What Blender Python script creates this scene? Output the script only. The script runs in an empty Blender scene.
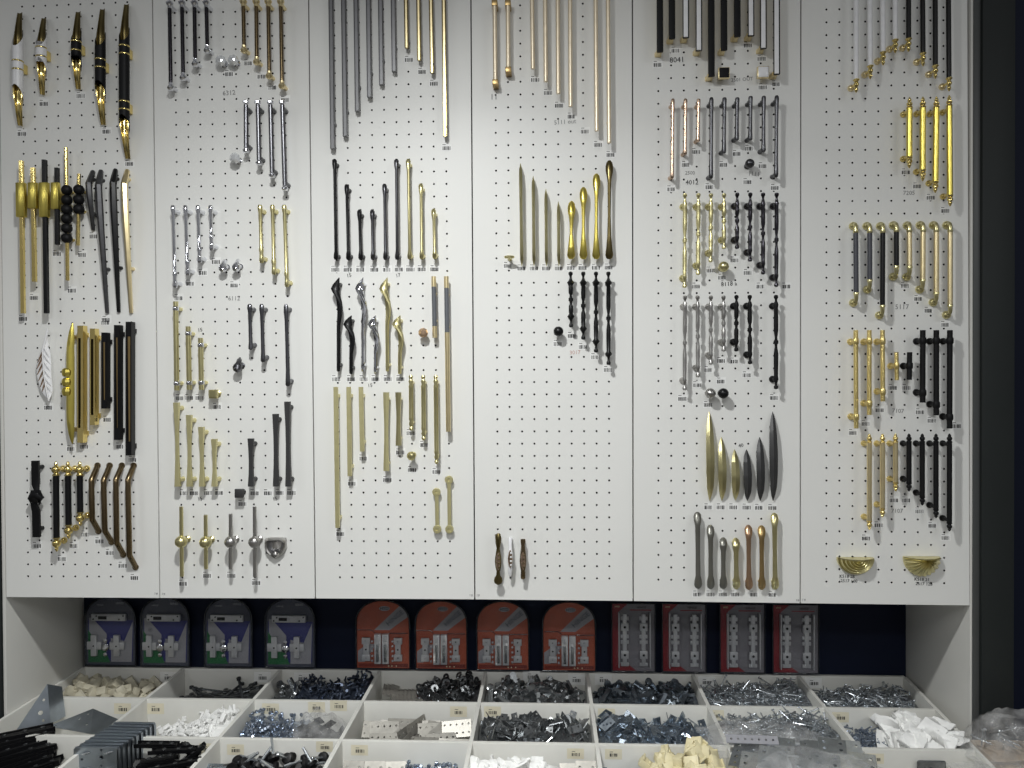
import bpy, bmesh, math, random
from mathutils import Vector, Matrix
random.seed(7)
S = bpy.context.scene
COL = S.collection
PI = math.pi
Z0 = 1.0                      # height of the lowest row of peg holes above the floor

# ------------------------------------------------------------------ camera
CP = Vector((1.4388314, -1.9775938, 0.5269487 + Z0))
PA, YA, RA = -0.0118378, 0.0447358, 0.0053187
F = 770.0
def rot():
    cx, sx, cy, sy, cz, sz = math.cos(PA), math.sin(PA), math.cos(YA), math.sin(YA), math.cos(RA), math.sin(RA)
    yaw = Matrix(((cy, -sy, 0), (sy, cy, 0), (0, 0, 1)))
    pit = Matrix(((1, 0, 0), (0, cx, -sx), (0, sx, cx)))
    rol = Matrix(((cz, 0, sz), (0, 1, 0), (-sz, 0, cz)))
    return yaw @ pit @ rol
MR = rot()
right, fwd, up = MR.col[0], MR.col[1], MR.col[2]
cam = bpy.data.cameras.new('camera'); cam_o = bpy.data.objects.new('camera', cam); COL.objects.link(cam_o)
cm = Matrix((right, up, -fwd)).transposed().to_4x4(); cm.translation = CP
cam_o.matrix_world = cm
cam.sensor_fit = 'HORIZONTAL'; cam.sensor_width = 36; cam.lens = F / 1024 * 36; cam.clip_start = 0.01
S.camera = cam_o

def ray(x, y): return MR @ Vector(((x - 512) / F, 1, -(y - 384) / F))
def on_y(x, y, Y):
    d = ray(x, y); return CP + d * ((Y - CP.y) / d.y)
def U(x, y, s=0.0): return on_y(x, y, -s)         # a point at stand-off s from the pegboard
def T(x, y, z):
    d = ray(x, y); return CP + d * ((z - CP.z) / d.z)
def K(x, y, s=0.0): return (U(x + 1, y, s) - U(x, y, s)).length

# ------------------------------------------------------------------ materials
def lin(c):
    return tuple(((v / 255) / 12.92 if v / 255 <= 0.04045 else ((v / 255 + 0.055) / 1.055) ** 2.4) for v in c) + (1,)
MATS = {}
def mat(name, rgb, metal=0.0, rough=0.5, nscale=60, namt=0.04, bump=0.0, bscale=200, spec=0.5):
    m = bpy.data.materials.new(name); m.use_nodes = True
    nt = m.node_tree; b = nt.nodes['Principled BSDF']
    b.inputs['Metallic'].default_value = metal
    b.inputs['Specular IOR Level'].default_value = spec
    tc = nt.nodes.new('ShaderNodeTexCoord'); no = nt.nodes.new('ShaderNodeTexNoise')
    no.inputs['Scale'].default_value = nscale; no.inputs['Detail'].default_value = 3
    nt.links.new(tc.outputs['Object'], no.inputs['Vector'])
    c = lin(rgb)
    rp = nt.nodes.new('ShaderNodeValToRGB')
    rp.color_ramp.elements[0].position = 0.3; rp.color_ramp.elements[1].position = 0.7
    rp.color_ramp.elements[0].color = tuple(v * (1 - namt) for v in c[:3]) + (1,)
    rp.color_ramp.elements[1].color = tuple(min(1, v * (1 + namt)) for v in c[:3]) + (1,)
    nt.links.new(no.outputs['Fac'], rp.inputs['Fac']); nt.links.new(rp.outputs['Color'], b.inputs['Base Color'])
    mr = nt.nodes.new('ShaderNodeMapRange')
    mr.inputs['To Min'].default_value = max(0.02, rough * 0.95); mr.inputs['To Max'].default_value = min(1, rough * 1.05)
    nt.links.new(no.outputs['Fac'], mr.inputs['Value']); nt.links.new(mr.outputs['Result'], b.inputs['Roughness'])
    if bump:
        n2 = nt.nodes.new('ShaderNodeTexNoise'); n2.inputs['Scale'].default_value = bscale
        bp = nt.nodes.new('ShaderNodeBump'); bp.inputs['Strength'].default_value = bump; bp.inputs['Distance'].default_value = 0.002
        nt.links.new(tc.outputs['Object'], n2.inputs['Vector'])
        nt.links.new(n2.outputs['Fac'], bp.inputs['Height']); nt.links.new(bp.outputs['Normal'], b.inputs['Normal'])
    MATS[name] = m
    return m
def plastic(name, rgb, amount, rough=0.15, nscale=25, spread=0.5):
    m = bpy.data.materials.new(name); m.use_nodes = True
    nt = m.node_tree; b = nt.nodes['Principled BSDF']; out = nt.nodes['Material Output']
    b.inputs['Base Color'].default_value = lin(rgb); b.inputs['Roughness'].default_value = rough
    tr = nt.nodes.new('ShaderNodeBsdfTransparent'); mx = nt.nodes.new('ShaderNodeMixShader')
    tc = nt.nodes.new('ShaderNodeTexCoord'); no = nt.nodes.new('ShaderNodeTexNoise')
    no.inputs['Scale'].default_value = nscale; no.inputs['Detail'].default_value = 4
    mr = nt.nodes.new('ShaderNodeMapRange')
    mr.inputs['From Min'].default_value = 0.3; mr.inputs['From Max'].default_value = 0.7
    mr.inputs['To Min'].default_value = amount * (1 - spread); mr.inputs['To Max'].default_value = min(1, amount * (1 + spread))
    bp = nt.nodes.new('ShaderNodeBump'); bp.inputs['Strength'].default_value = 0.8; bp.inputs['Distance'].default_value = 0.008
    nt.links.new(tc.outputs['Object'], no.inputs['Vector']); nt.links.new(no.outputs['Fac'], mr.inputs['Value'])
    nt.links.new(no.outputs['Fac'], bp.inputs['Height']); nt.links.new(bp.outputs['Normal'], b.inputs['Normal'])
    nt.links.new(mr.outputs['Result'], mx.inputs['Fac'])
    nt.links.new(tr.outputs[0], mx.inputs[1]); nt.links.new(b.outputs[0], mx.inputs[2]); nt.links.new(mx.outputs[0], out.inputs['Surface'])
    MATS[name] = m
    return m

PANEL = mat('white_melamine', (226, 226, 223), 0, 0.45, 3, 0.02, 0.03, 300)
CARC = mat('cabinet_white', (214, 213, 208), 0, 0.5, 4, 0.03)
TRAYM = mat('tray_cream_white', (221, 220, 214), 0, 0.5, 9, 0.05)
NAVY = mat('navy_back', (13, 21, 42), 0, 0.6, 4, 0.1, spec=.2)
CHARC = mat('charcoal_panel', (33, 37, 37), 0, 0.55, 6, 0.08, spec=.3)
TRIMM = mat('dark_trim', (70, 72, 72), 0, 0.4)
FLOORM = mat('floor_tile', (120, 116, 108), 0, 0.35, 2, 0.1)
GOLD = mat('polished_gold', (230, 208, 136), 1, 0.14)
YGOLD = mat('yellow_gold', (224, 206, 106), 1, 0.29)
SGOLD = mat('satin_gold', (236, 219, 174), 1, 0.36)
PGOLD = mat('pale_gold', (216, 207, 156), 1, 0.3)
MGOLD = mat('matte_champagne_gold', (236, 222, 196), 0.7, 0.42)
ROSE = mat('rose_gold', (200, 174, 152), 1, 0.26)
TAN = mat('brushed_tan_gold', (176, 150, 104), 1, 0.38)
BRASS = mat('antique_brass', (120, 104, 78), 1, 0.24)
DBRASS = mat('dark_brass', (112, 100, 66), 1, 0.28)
COPPER = mat('copper', (178, 146, 118), 0.9, 0.34)
CHROME = mat('chrome', (222, 223, 228), 1, 0.07)
NICKEL = mat('satin_nickel', (178, 176, 173), 1, 0.32)
GUN = mat('gunmetal', (104, 104, 108), 1, 0.28)
DGUN = mat('dark_gunmetal', (88, 88, 91), 1, 0.32)
XGREY = mat('charcoal_cast', (63, 63, 64), 0.4, 0.48)
YGREY = mat('antique_silver', (128, 127, 120), 0.8, 0.36)
PNICK = mat('bright_pack_nickel', (196, 197, 200), 0.35, 0.3)
PCHR = mat('bright_pack_chrome', (226, 227, 230), 0.5, 0.18)
CGREY2 = mat('card_dull_grey', (118, 115, 121), 0, 0.4)
ALU = mat('grey_aluminium', (122, 122, 124), 0.8, 0.42)
BLACK = mat('black_satin', (14, 14, 16), 0, 0.35, spec=0.3)
BCHR = mat('black_chrome', (66, 64, 69), 1, 0.2)
STEELG = mat('steel_grey_lacquer', (106, 109, 114), 0.3, 0.36)
MBLACK = mat('matte_black', (15, 15, 17), 0, 0.55, spec=0.22)
PALE = mat('pale_satin_brass', (216, 208, 158), 0.75, 0.4)
SLATE = mat('slate_grey', (66, 67, 74), 0, 0.4)
TWIG = mat('dark_grey_cast', (70, 70, 72), 0.6, 0.42, 90, 0.2)
WHITE = mat('white_enamel', (232, 232, 234), 0, 0.3)
CRYS = mat('faceted_crystal', (244, 246, 248), 0.6, 0.05)
AMBER = mat('amber_crystal', (214, 182, 152), 0.7, 0.06)
ZINC = mat('zinc', (200, 205, 209), 0.88, 0.22, 80, 0.15)
DZINC = mat('dull_steel', (150, 153, 155), 0.85, 0.26, 80, 0.2)
BZINC = mat('blue_zinc', (168, 178, 192), 0.85, 0.22, 80, 0.15)
GALV = mat('galvanised_steel', (164, 172, 180), 0.9, 0.3, 25, 0.12)
DARKST = mat('oiled_dark_steel', (104, 106, 108), 0.85, 0.26, 80, 0.25)
STRIPM = mat('tan_grey_steel', (152, 149, 142), 0.5, 0.42, 60, 0.12)
CREAM = mat('cream_plastic', (220, 210, 172), 0, 0.45, 30, 0.06)
IVORY = mat('ivory_plastic', (184, 178, 158), 0, 0.5, 30, 0.15)
WPLA = mat('white_plastic', (238, 238, 236), 0, 0.45)
PAPERM = mat('white_paper', (240, 240, 238), 0, 0.7)
RUBBER = mat('black_rubber', (18, 18, 19), 0, 0.5)
INK = mat('black_ink', (30, 30, 32), 0, 0.7)
PENCIL = mat('grey_pencil', (140, 140, 140), 0, 0.7)
REDINK = mat('faint_red_ink', (196, 160, 152), 0, 0.7)
STICK = mat('sticker_paper', (236, 236, 234), 0, 0.5)
CSTICK = mat('cream_sticker_paper', (226, 219, 196), 0, 0.5)
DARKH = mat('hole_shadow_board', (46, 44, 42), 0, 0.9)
CNAVY = mat('card_navy', (40, 44, 112), 0, 0.4)
CGREEN = mat('card_green', (20, 98, 52), 0, 0.4)
CGREY = mat('card_grey', (150, 150, 156), 0, 0.4)
CORANGE = mat('card_orange', (170, 82, 56), 0, 0.4, 30, 0.1)
CRED = mat('card_red', (128, 28, 36), 0, 0.4)
CSLATE = mat('card_slate', (66, 70, 84), 0, 0.4)
CMAROON = mat('card_dark_red', (118, 40, 24), 0, 0.4)
SHELL = plastic('clear_blister_plastic', (200, 205, 212), 0.045, 0.12, 20, 0.5)
RIMP = plastic('smoky_blister_edge', (50, 54, 62), 0.7, 0.15, 20, 0.2)
BAGM = plastic('crumpled_clear_plastic', (205, 205, 205), 0.2, 0.06, 30, 0.95)
WOOD = mat('pale_board', (206, 190, 172), 0, 0.6, 14, 0.1)

# ------------------------------------------------------------------ helpers
def finish(bm, name, mats, parent=None, sharp=38, off=None):
    me = bpy.data.meshes.new(name)
    if off is not None: bmesh.ops.translate(bm, verts=bm.verts, vec=-off)
    bmesh.ops.recalc_face_normals(bm, faces=bm.faces)
    bm.to_mesh(me); bm.free()
    for p in me.polygons: p.use_smooth = True
    me.set_sharp_from_angle(angle=math.radians(sharp))
    for m in (mats if isinstance(mats, (list, tuple)) else [mats]): me.materials.append(m)
    o = bpy.data.objects.new(name, me); COL.objects.link(o)
    if parent is not None: o.parent = parent
    return o
def tag(o, label, cat, group=None, kind=None):
    o['label'] = label; o['category'] = cat
    if group: o['group'] = group
    if kind: o['kind'] = kind
    return o
def struct(name, bm, m):
    o = finish(bm, name, m); o['kind'] = 'structure'; return o
def thing(name, label, cat, loc, group=None):
    o = bpy.data.objects.new(name, None); o.empty_display_size = 0.02; COL.objects.link(o); o.location = loc
    return tag(o, label, cat, group)
def world_off(p):
    v = Vector((0, 0, 0))
    while p is not None: v += p.location; p = p.parent
    return v
def part(root, name, bm, m, label=None, sharp=38):
    o = finish(bm, name, m, root, sharp, world_off(root))
    if label: o['label'] = label
    return o
def box(bm, x0, x1, y0, y1, z0, z1, bev=0.0, mi=0):
    r = bmesh.ops.create_cube(bm, size=1)
    vs = r['verts']
    for v in vs:
        v.co = Vector((x0 if v.co.x < 0 else x1, y0 if v.co.y < 0 else y1, z0 if v.co.z < 0 else z1))
    fs = list({f for v in vs for f in v.link_faces})
    for f in fs: f.material_index = mi
    if bev:
        es = list({e for v in vs for e in v.link_edges})
        r2 = bmesh.ops.bevel(bm, geom=es, offset=bev, segments=2, affect='EDGES', profile=0.5)
        for f in r2['faces']: f.material_index = mi
SECT = {
    'rect': [(-1, -.8), (-.8, -1), (.8, -1), (1, -.8), (1, .8), (.8, 1), (-.8, 1), (-1, .8)],
    'lens': [(-1, 0), (-.6, -.62), (0, -.85), (.6, -.62), (1, 0), (.6, .5), (0, .6), (-.6, .5)],
    'ridge': [(-1, .9), (-1, 0), (-.1, -1), (1, .1), (1, .9)],
}
for n in (8, 12, 16, 24):
    SECT['round%d' % n] = [(math.cos(2 * PI * i / n), math.sin(2 * PI * i / n)) for i in range(n)]
SECT['round'] = SECT['round12']
SECT['hex'] = [(math.cos(2 * PI * i / 6 + PI / 6), math.sin(2 * PI * i / 6 + PI / 6)) for i in range(6)]
SECT['trough'] = [(math.cos(a), math.sin(a)) for a in [PI * (i / 8) for i in range(9)]] + [(.72 * math.cos(a), .72 * math.sin(a)) for a in [PI * (1 - i / 8) for i in range(9)]]
def sweep(bm, pts, sec='round', mi=0, cap=True, twist=None, skew=None, side=None):
    """pts: (Vector, half width, half depth); skew: {ring index: amount} shifts the ring along the path by its depth side"""
    sc = SECT[sec] if isinstance(sec, str) else sec
    n = len(pts); rings = []
    for i, (p, a, b) in enumerate(pts):
        j = i
        t = Vector((0, 0, 0))
        if i < n - 1: t += (pts[i + 1][0] - p).normalized() if (pts[i + 1][0] - p).length > 1e-9 else t
        if i > 0: t += (p - pts[i - 1][0]).normalized() if (p - pts[i - 1][0]).length > 1e-9 else t
        if t.length < 1e-9: t = pts[-1][0] - pts[0][0]
        t.normalize()
        X = side or Vector((1, 0, 0))
        if abs(t.dot(X)) > 0.95: X = Vector((0, 0, 1))
        sd = (X - t * X.dot(t)).normalized(); dp = t.cross(sd)
        if dp.y < 0 and abs(t.y) < .9: dp = -dp          # depth axis points to the wall
        tw = twist[i] if twist else 0
        ct, st = math.cos(tw), math.sin(tw)
        ring = []
        for (u, v) in sc:
            uu, vv = u * a, v * b
            uu, vv = uu * ct - vv * st, uu * st + vv * ct
            q = p + sd * uu + dp * vv
            if skew and i in skew: q = q + t * (skew[i] * v)
            ring.append(bm.verts.new(q))
        rings.append(ring)
    m = len(sc)
    for i in range(n - 1):
        for k in range(m):
            f = bm.faces.new((rings[i][k], rings[i][(k + 1) % m], rings[i + 1][(k + 1) % m], rings[i + 1][k])); f.material_index = mi
    if cap:
        for r in (rings[0], rings[-1]):
            try:
                f = bm.faces.new(r); f.material_index = mi
            except ValueError: pass
    return rings
def lathe(bm, base, axis, prof, n=16, mi=0):
    """prof: (distance along axis, radius)"""
    ax = axis.normalized()
    pts = [(base + ax * d, max(r, 1e-5), max(r, 1e-5)) for d, r in prof]
    # one shared frame keeps rings aligned
    X = Vector((1, 0, 0)) if abs(ax.x) < .9 else Vector((0, 0, 1))
    sd = (X - ax * X.dot(ax)).normalized(); dp = ax.cross(sd)
    rings = []
    for p, r, _ in pts:
        rings.append([bm.verts.new(p + sd * (r * math.cos(2 * PI * i / n)) + dp * (r * math.sin(2 * PI * i / n))) for i in range(n)])
    for i in range(len(rings) - 1):
        for k in range(n):
            f = bm.faces.new((rings[i][k], rings[i][(k + 1) % n], rings[i + 1][(k + 1) % n], rings[i + 1][k])); f.material_index = mi
    for r in (rings[0], rings[-1]):
        f = bm.faces.new(r); f.material_index = mi
def ball_prof(d0, r, k=8, a0=0.0, a1=PI):
    return [(d0 + r - r * math.cos(a0 + (a1 - a0) * i / k), max(r * math.sin(a0 + (a1 - a0) * i / k), 2e-5)) for i in range(k + 1)]
def plate(bm, outline, holes, o, ax, ay, th, mi=0):
    """flat plate with real holes; outline and holes in 2D; o origin; ax, ay the plane's axes"""
    nz = ax.cross(ay).normalized()
    def loop(pts):
        vs = [bm.verts.new(o + ax * x + ay * y) for x, y in pts]
        return [bm.edges.new((vs[i], vs[(i + 1) % len(vs)])) for i in range(len(vs))]
    es = loop(outline)
    for h in holes: es += loop(h)
    r = bmesh.ops.triangle_fill(bm, use_beauty=True, use_dissolve=False, edges=es)
    fs = [g for g in r['geom'] if isinstance(g, bmesh.types.BMFace)]
    for f in fs: f.material_index = mi
    e = bmesh.ops.extrude_face_region(bm, geom=fs)
    nv = [g for g in e['geom'] if isinstance(g, bmesh.types.BMVert)]
    bmesh.ops.translate(bm, verts=nv, vec=nz * th)
    for g in e['geom']:
        if isinstance(g, bmesh.types.BMFace): g.material_index = mi
    for v in nv:
        for f in v.link_faces: f.material_index = mi
def circ(x, y, r, n=10): return [(x + r * math.cos(2 * PI * i / n), y + r * math.sin(2 * PI * i / n)) for i in range(n)]
def letters(root, name, txt, loc, size, m, ang=0.0, label=None, bold=0.0):
    cu = bpy.data.curves.new('letters', 'FONT'); cu.body = txt; cu.size = size; cu.align_x = 'CENTER'; cu.align_y = 'CENTER'
    cu.extrude = 0.0002; cu.offset = bold; cu.resolution_u = 2
    tmp = bpy.data.objects.new('letters', cu); COL.objects.link(tmp)
    bpy.context.view_layer.update()
    me = bpy.data.meshes.new_from_object(tmp.evaluated_get(bpy.context.evaluated_depsgraph_get()))
    bpy.data.objects.remove(tmp); bpy.data.curves.remove(cu)
    me.transform(Matrix.Translation(loc - world_off(root)) @ Matrix.Rotation(-ang, 4, 'Y') @ Matrix.Rotation(PI / 2, 4, 'X'))
    me.name = name; me.materials.clear(); me.materials.append(m)
    o = bpy.data.objects.new(name, me); COL.objects.link(o); o.parent = root
    if label: o['label'] = label
    return o

# ------------------------------------------------------------------ the setting and the cabinet
ZT = Z0 - 0.37                # rim of the bin tray
bm = bmesh.new(); box(bm, -3, 5, -4, 1.2, -0.05, 0); struct('floor', bm, FLOORM)
bm = bmesh.new(); box(bm, -3, 5, 0.42, 0.5, 0, 3.0); struct('wall_back', bm, CHARC)
bm = bmesh.new(); box(bm, -0.55, -0.0115, -0.004, 0.42, 0.0, 2.9, 0.003); struct('trim_1', bm, CHARC)
xr = U(973.5, 500).x
x2 = U(1012, 500).x
bm = bmesh.new(); box(bm, xr + 0.014, x2, -0.012, 0.42, 0.0, 2.9, 0.004); struct('wall_right', bm, CHARC)
bm = bmesh.new(); box(bm, xr - 0.003, xr + 0.0139, -0.004, 0.41, 0.0, 2.9, 0.002); struct('trim_2', bm, TRIMM)
bm = bmesh.new(); box(bm, x2 + 0.03, x2 + 1.0, 0.05, 0.42, 0.0, 2.9); struct('trim_3', bm, NAVY)

cab = thing('display_cabinet', 'wide white display cabinet with open niche below its perforated doors', 'cabinet', (1.25, 0.17, 0))
zb = Z0 - 0.058
bm = bmesh.new(); box(bm, -0.009, -0.0005, 0.0, 0.36, 0.0, 2.9, 0.001); part(cab, 'side_panel', bm, CARC)
bm = bmesh.new(); box(bm, 2.4995, 2.5075, 0.0, 0.36, 0.0, 2.9, 0.001); part(cab, 'side_panel', bm, CARC)
bm = bmesh.new(); box(bm, 0, 2.4990, 0.345, 0.36, 0.0, 2.9); part(cab, 'back_panel', bm, NAVY, 'dark navy back panel')
bm = bmesh.new(); box(bm, 0, 2.4990, 0.022, 0.3445, zb + 0.004, zb + 0.022, 0.001); part(cab, 'bottom_board', bm, CARC)
bm = bmesh.new(); box(bm, 0, 2.40, -0.31, 0.344, 0.0, ZT - 0.135); part(cab, 'plinth', bm, CARC)

# the perforated doors -------------------------------------------------
SEAMS = [((-1.6, 0), (5.9, 597)), ((152.4, 0), (159.8, 598)), ((308.6, 0), (315.4, 598.4)), ((470.9, 0), (474.8, 599.3)),
         ((632.4, 0), (633.2, 601)), ((800.9, 0), (800.3, 603.2)), ((967.9, 0), (970.2, 605.4))]
HOLES = [((28.2, 576.2), (134.6, 576.7), (22.3, 31.3), (127.6, 27.0)),
         ((182.3, 577.3), (291.4, 577.0), (174.8, 25.5), (284.2, 23.2)),
         ((339.9, 577.3), (450.3, 577.8), (334.3, 23.0), (444.8, 20.4)),
         ((498.2, 577.8), (609.4, 578.4), (495.2, 18.8), (608.0, 15.7)),
         ((658.4, 579.6), (774.3, 581.2), (658.3, 14.6), (773.6, 11.6)),
         ((826.4, 581.6), (944.2, 583.2), (826.4, 9.5), (943.4, 7.3))]
PDESC = ['white pegboard door of gold and black pulls beside grey outer edge', 'white pegboard door holding crystal knobs and thin pulls',
         'white pegboard door holding grey aluminium bars and twisted pulls', 'white pegboard door mostly bare, with long champagne bars',
         'white pegboard door crowded with turned baluster pulls and leaf pulls', 'white pegboard door next to the charcoal post']
PANELS = []
WARP = [1.0, 1.1, 1.8, 2.4, 1.3, 0]            # slight tilt of each hung door, px at mid height
def make_panel(i):
    bm = bmesh.new()
    hq = [U(*p) for p in HOLES[i]]
    def g(c, r):                      # c: columns, r: rows (may lie outside the grid)
        u, v = c / 9, r / 45
        v -= WARP[i] / 576 * 4 * v * (1 - v)
        return (hq[0] * (1 - u) + hq[1] * u) * (1 - v) + (hq[2] * (1 - u) + hq[3] * u) * v
    gap = 0.0017
    def edge(k, z):
        a, b = U(*SEAMS[k][0]), U(*SEAMS[k][1])
        t = (z - b.z) / (a.z - b.z); return b + (a - b) * t
    zb0 = U(*SEAMS[i][1]).z; zb1 = U(*SEAMS[i + 1][1]).z
    NR = 50; rad = 0.0027
    top = g(0, NR - .5).z
    def V(p, y=0.0): return bm.verts.new((p.x, y, p.z))
    # cells
    gv = {}
    for r in range(NR + 1):
        for c in range(11):
            gv[c, r] = V(g(c - .5, r - .5))
    for r in range(NR):
        for c in range(10):
            ce = g(c, r)
            o = [V(ce + Vector((rad * math.cos(PI * (k + .5) / 4), 0, rad * math.sin(PI * (k + .5) / 4)))) for k in range(8)]
            q = [V(v.co, 0.010) for v in o]
            co = [gv[c + 1, r], gv[c + 1, r + 1], gv[c, r + 1], gv[c, r]]     # right-bottom, right-top, left-top, left-bottom
            # octagon vertices: 7,0 face right; 1,2 face up; 3,4 left; 5,6 down
            bm.faces.new((co[0], co[1], o[0], o[7])); bm.faces.new((co[1], co[2], o[2], o[1]))
            bm.faces.new((co[2], co[3], o[4], o[3])); bm.faces.new((co[3], co[0], o[6], o[5]))
            bm.faces.new((co[1], o[1], o[0])); bm.faces.new((co[2], o[3], o[2])); bm.faces.new((co[3], o[5], o[4])); bm.faces.new((co[0], o[7], o[6]))
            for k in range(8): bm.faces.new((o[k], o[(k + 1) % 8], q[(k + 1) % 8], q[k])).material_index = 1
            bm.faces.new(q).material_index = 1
    # margins and the door's edges
    oL0 = V(edge(i, zb0) + Vector((gap, 0, 0))); oR0 = V(edge(i + 1, zb1) - Vector((gap, 0, 0)))
    oL1 = V(edge(i, top) + Vector((gap, 0, 0))); oR1 = V(edge(i + 1, top) - Vector((gap, 0, 0)))
    bm.faces.new([oL0, oR0] + [gv[c, 0] for c in range(10, -1, -1)])
    bm.faces.new([oL1, oL0] + [gv[0, r] for r in range(NR + 1)])
    bm.faces.new([oR0, oR1] + [gv[10, r] for r in range(NR, -1, -1)])
    bm.faces.new([oR1, oL1] + [gv[c, NR] for c in range(11)])
    ring = [oL0, oR0, oR1, oL1]; back = [V(v.co, 0.018) for v in ring]
    for k in range(4): bm.faces.new((ring[k], ring[(k + 1) % 4], back[(k + 1) % 4], back[k]))
    bm.faces.new(back)
    me = bpy.data.meshes.new('pegboard_door')
    loc = Vector(((oL0.co.x + oR0.co.x) / 2, 0.018, zb0))
    bmesh.ops.translate(bm, verts=bm.verts, vec=-loc)
    bmesh.ops.recalc_face_normals(bm, faces=bm.faces)
    bm.to_mesh(me); bm.free()
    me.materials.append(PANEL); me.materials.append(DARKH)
    o = bpy.data.objects.new('pegboard_door', me); COL.objects.link(o); o.location = loc
    tag(o, PDESC[i], 'door panel', 'perforated display doors')
    PANELS.append(o)
for i in range(6): make_panel(i)
def panel_at(x): return PANELS[min(5, max(0, sum(1 for k in range(1, 6) if x > SEAMS[k][1][0] - 3)))]

# barcode stickers, handwriting -----------------------------------------
def barcode(bm, o, k, w=8.0, h=4.2, mi=1, ax=Vector((1, 0, 0)), ay=Vector((0, 0, 1)), nrm=Vector((0, -1, 0))):
    def quad(x0, x1, y0, y1, lift, m):
        q = [bm.verts.new(o + ax * (x * k) + ay * (y * k) + nrm * lift) for x, y in ((x0, y0), (x1, y0), (x1, y1), (x0, y1))]
        bm.faces.new(q).material_index = m
    quad(-w * .62, w * .62, -h * .75, h * 1.25, 0.0003, 0)
    x = -w / 2
    while x < w / 2 - .4:
        bw = random.choice((.35, .5, .8, 1.1)); quad(x, min(x + bw, w / 2), -h / 2, h / 2, 0.0005, mi); x += bw + random.choice((.3, .4, .7))
    quad(-w * .5, -w * .1, h * .9, h * 1.05, 0.0005, mi)
BARS = [(21.9,134),(43.8,104),(80.8,96),(106.7,131.7),(129.6,164),(57.4,254),(82.5,255),(72,290.7),(34,298),(23.4,319),(93.7,236.5),(106.6,320),
 (105.5,322.7),(48.4,407.7),(71.3,449),(84,446.7),(107.4,419.8),(120,446.7),(132.8,460),(37,546),(62,559),(74,546),(85.4,534.6),(99.6,541.4),(110,553),(122.7,565.8),(134.8,578),
 (229.4,74.2),(248.3,63.4),(261.6,76.7),(272.5,87.7),(285.3,100),(216,262),(202.8,273),(190.3,283.8),(178.6,298.3),(234.3,285.5),
 (179.9,398.3),(189.3,398),(199.8,398),(217,407),(184,493.3),(194,493.3),(208,493),(219,493),(254.6,493.3),(268,493.3),(279.8,493),(291.5,493),(242.5,504),
 (183.2,583.8),(207.3,575.8),(231.3,575.8),(256.2,583),
 (409,60),(422.5,72),(434.2,83.8),(446.5,148.3),(335.4,269.8),(347.8,269.8),(360.5,269.8),(374.3,269.8),(387,269.8),(398.9,269.6),(410.4,269.6),(421.8,269.4),(434.5,269.4),
 (336.2,379.3),(351,379.3),(363.8,379.3),(375.7,379.3),(387.9,379.2),(400.6,379.2),(410.8,433.3),(424.2,445),(436.6,472),(412,470),(400.3,452.5),(387.4,480),(363.5,458.6),(352.2,483.7),(340.5,534),
 (535.2,80),(548,93),(559,105.8),(571.7,116.7),(585,131.7),(598,145),(610.6,155),(508,266),(521.6,268.5),(534,268.5),(546.2,268.5),(558.9,268.5),(571,268),(582.6,268),(596,267.8),(608.8,267.6),
 (557.8,344),(571.9,336),(583,347),(595.3,357.3),(608,370),
 (657.7,65),(675.6,50.8),(747.8,45.6),(761.6,59),(762.7,87.5),(776,84.4),(671.3,189.4),(686,165),(696.3,152),(709.5,187.3),(723.6,165),(736.9,154),(749.4,148.75),(762.7,166.25),(747.5,182.2),(775,188),
 (696.3,286.6),(710.6,270.6),(722.3,277.7),(734.5,260.5),(747.8,273),(760.6,286.6),(786,286.6),(682.3,398.9),(697.2,385.3),(708.6,370.2),(721,381.6),(721.3,361),(734.5,361.6),(746.7,375.3),(774,398),(708,405),
 (708.4,507.4),(720.8,507.4),(733.3,507.4),(746.6,507.6),(759,507.8),(772.4,508),(697.2,594.5),(710.4,594.5),(722.7,594.5),(735,594.5),(754,594.6),(772.6,594.8),
 (905.7,172.4),(917.2,186.5),(930.7,197.8),(945,211),(905,286),(918.4,299),(928.5,310.8),(945,324.9),(852.9,433),(865.6,423.9),(879.4,410.3),(892.6,388),(906.5,388),(920,412.3),(931.6,420.8),(956.6,426.2),
 (865.9,538.5),(878.6,525.3),(893.8,500.4),(906.2,500.4),(919.4,511.4),(932.4,525.8),(945.6,538)]
for (x, y) in BARS:
    bm = bmesh.new(); barcode(bm, U(x, y), K(x, y), 8.0, 3.7)
    part(panel_at(x), 'barcode_sticker', bm, [STICK, INK])
WRITE = [('6312', 229, 93, 6.5, PENCIL, .05), ('6112', 234, 298.5, 6, PENCIL, 0), ('8041', 677, 60, 7.5, INK, .03), ('4012', 692, 182.5, 6.5, INK, 0),
         ('7205', 909, 193, 6, PENCIL, 0), ('5117', 902, 307, 7, PENCIL, 0), ('3017', 575, 352.5, 5.5, REDINK, .05), ('5111 out', 565, 122, 6, PENCIL, .05),
         ('15', 200, 330, 5, INK, .1), ('15', 200, 499, 5, INK, .2), ('15', 275, 499, 5, INK, .2), ('11', 494, 97, 8, PENCIL, 0), ('2500', 690, 173, 5, PENCIL, 0),
         ('1111', 754, 174, 6, PENCIL, -.1), ('8118 a', 729, 284, 6, INK, .05), ('40', 741, 445.5, 5, INK, .2), ('7107', 898, 411, 6, PENCIL, -.05),
         ('7107', 897, 511, 6, PENCIL, 0), ('15', 349, 275.5, 5, INK, .2), ('17', 398, 275.5, 5, INK, .2), ('15', 370, 385.5, 5, INK, .1),
         ('2501 OUT', 742, 79.5, 5, PENCIL, .05), ('K518 28', 847, 576.5, 4.5, INK, -.03), ('2517 100', 849, 581, 4.5, INK, -.03), ('K518 21', 922, 579.5, 4.5, INK, -.03), ('2517 128', 924, 584, 4.5, INK, -.03)]
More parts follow.
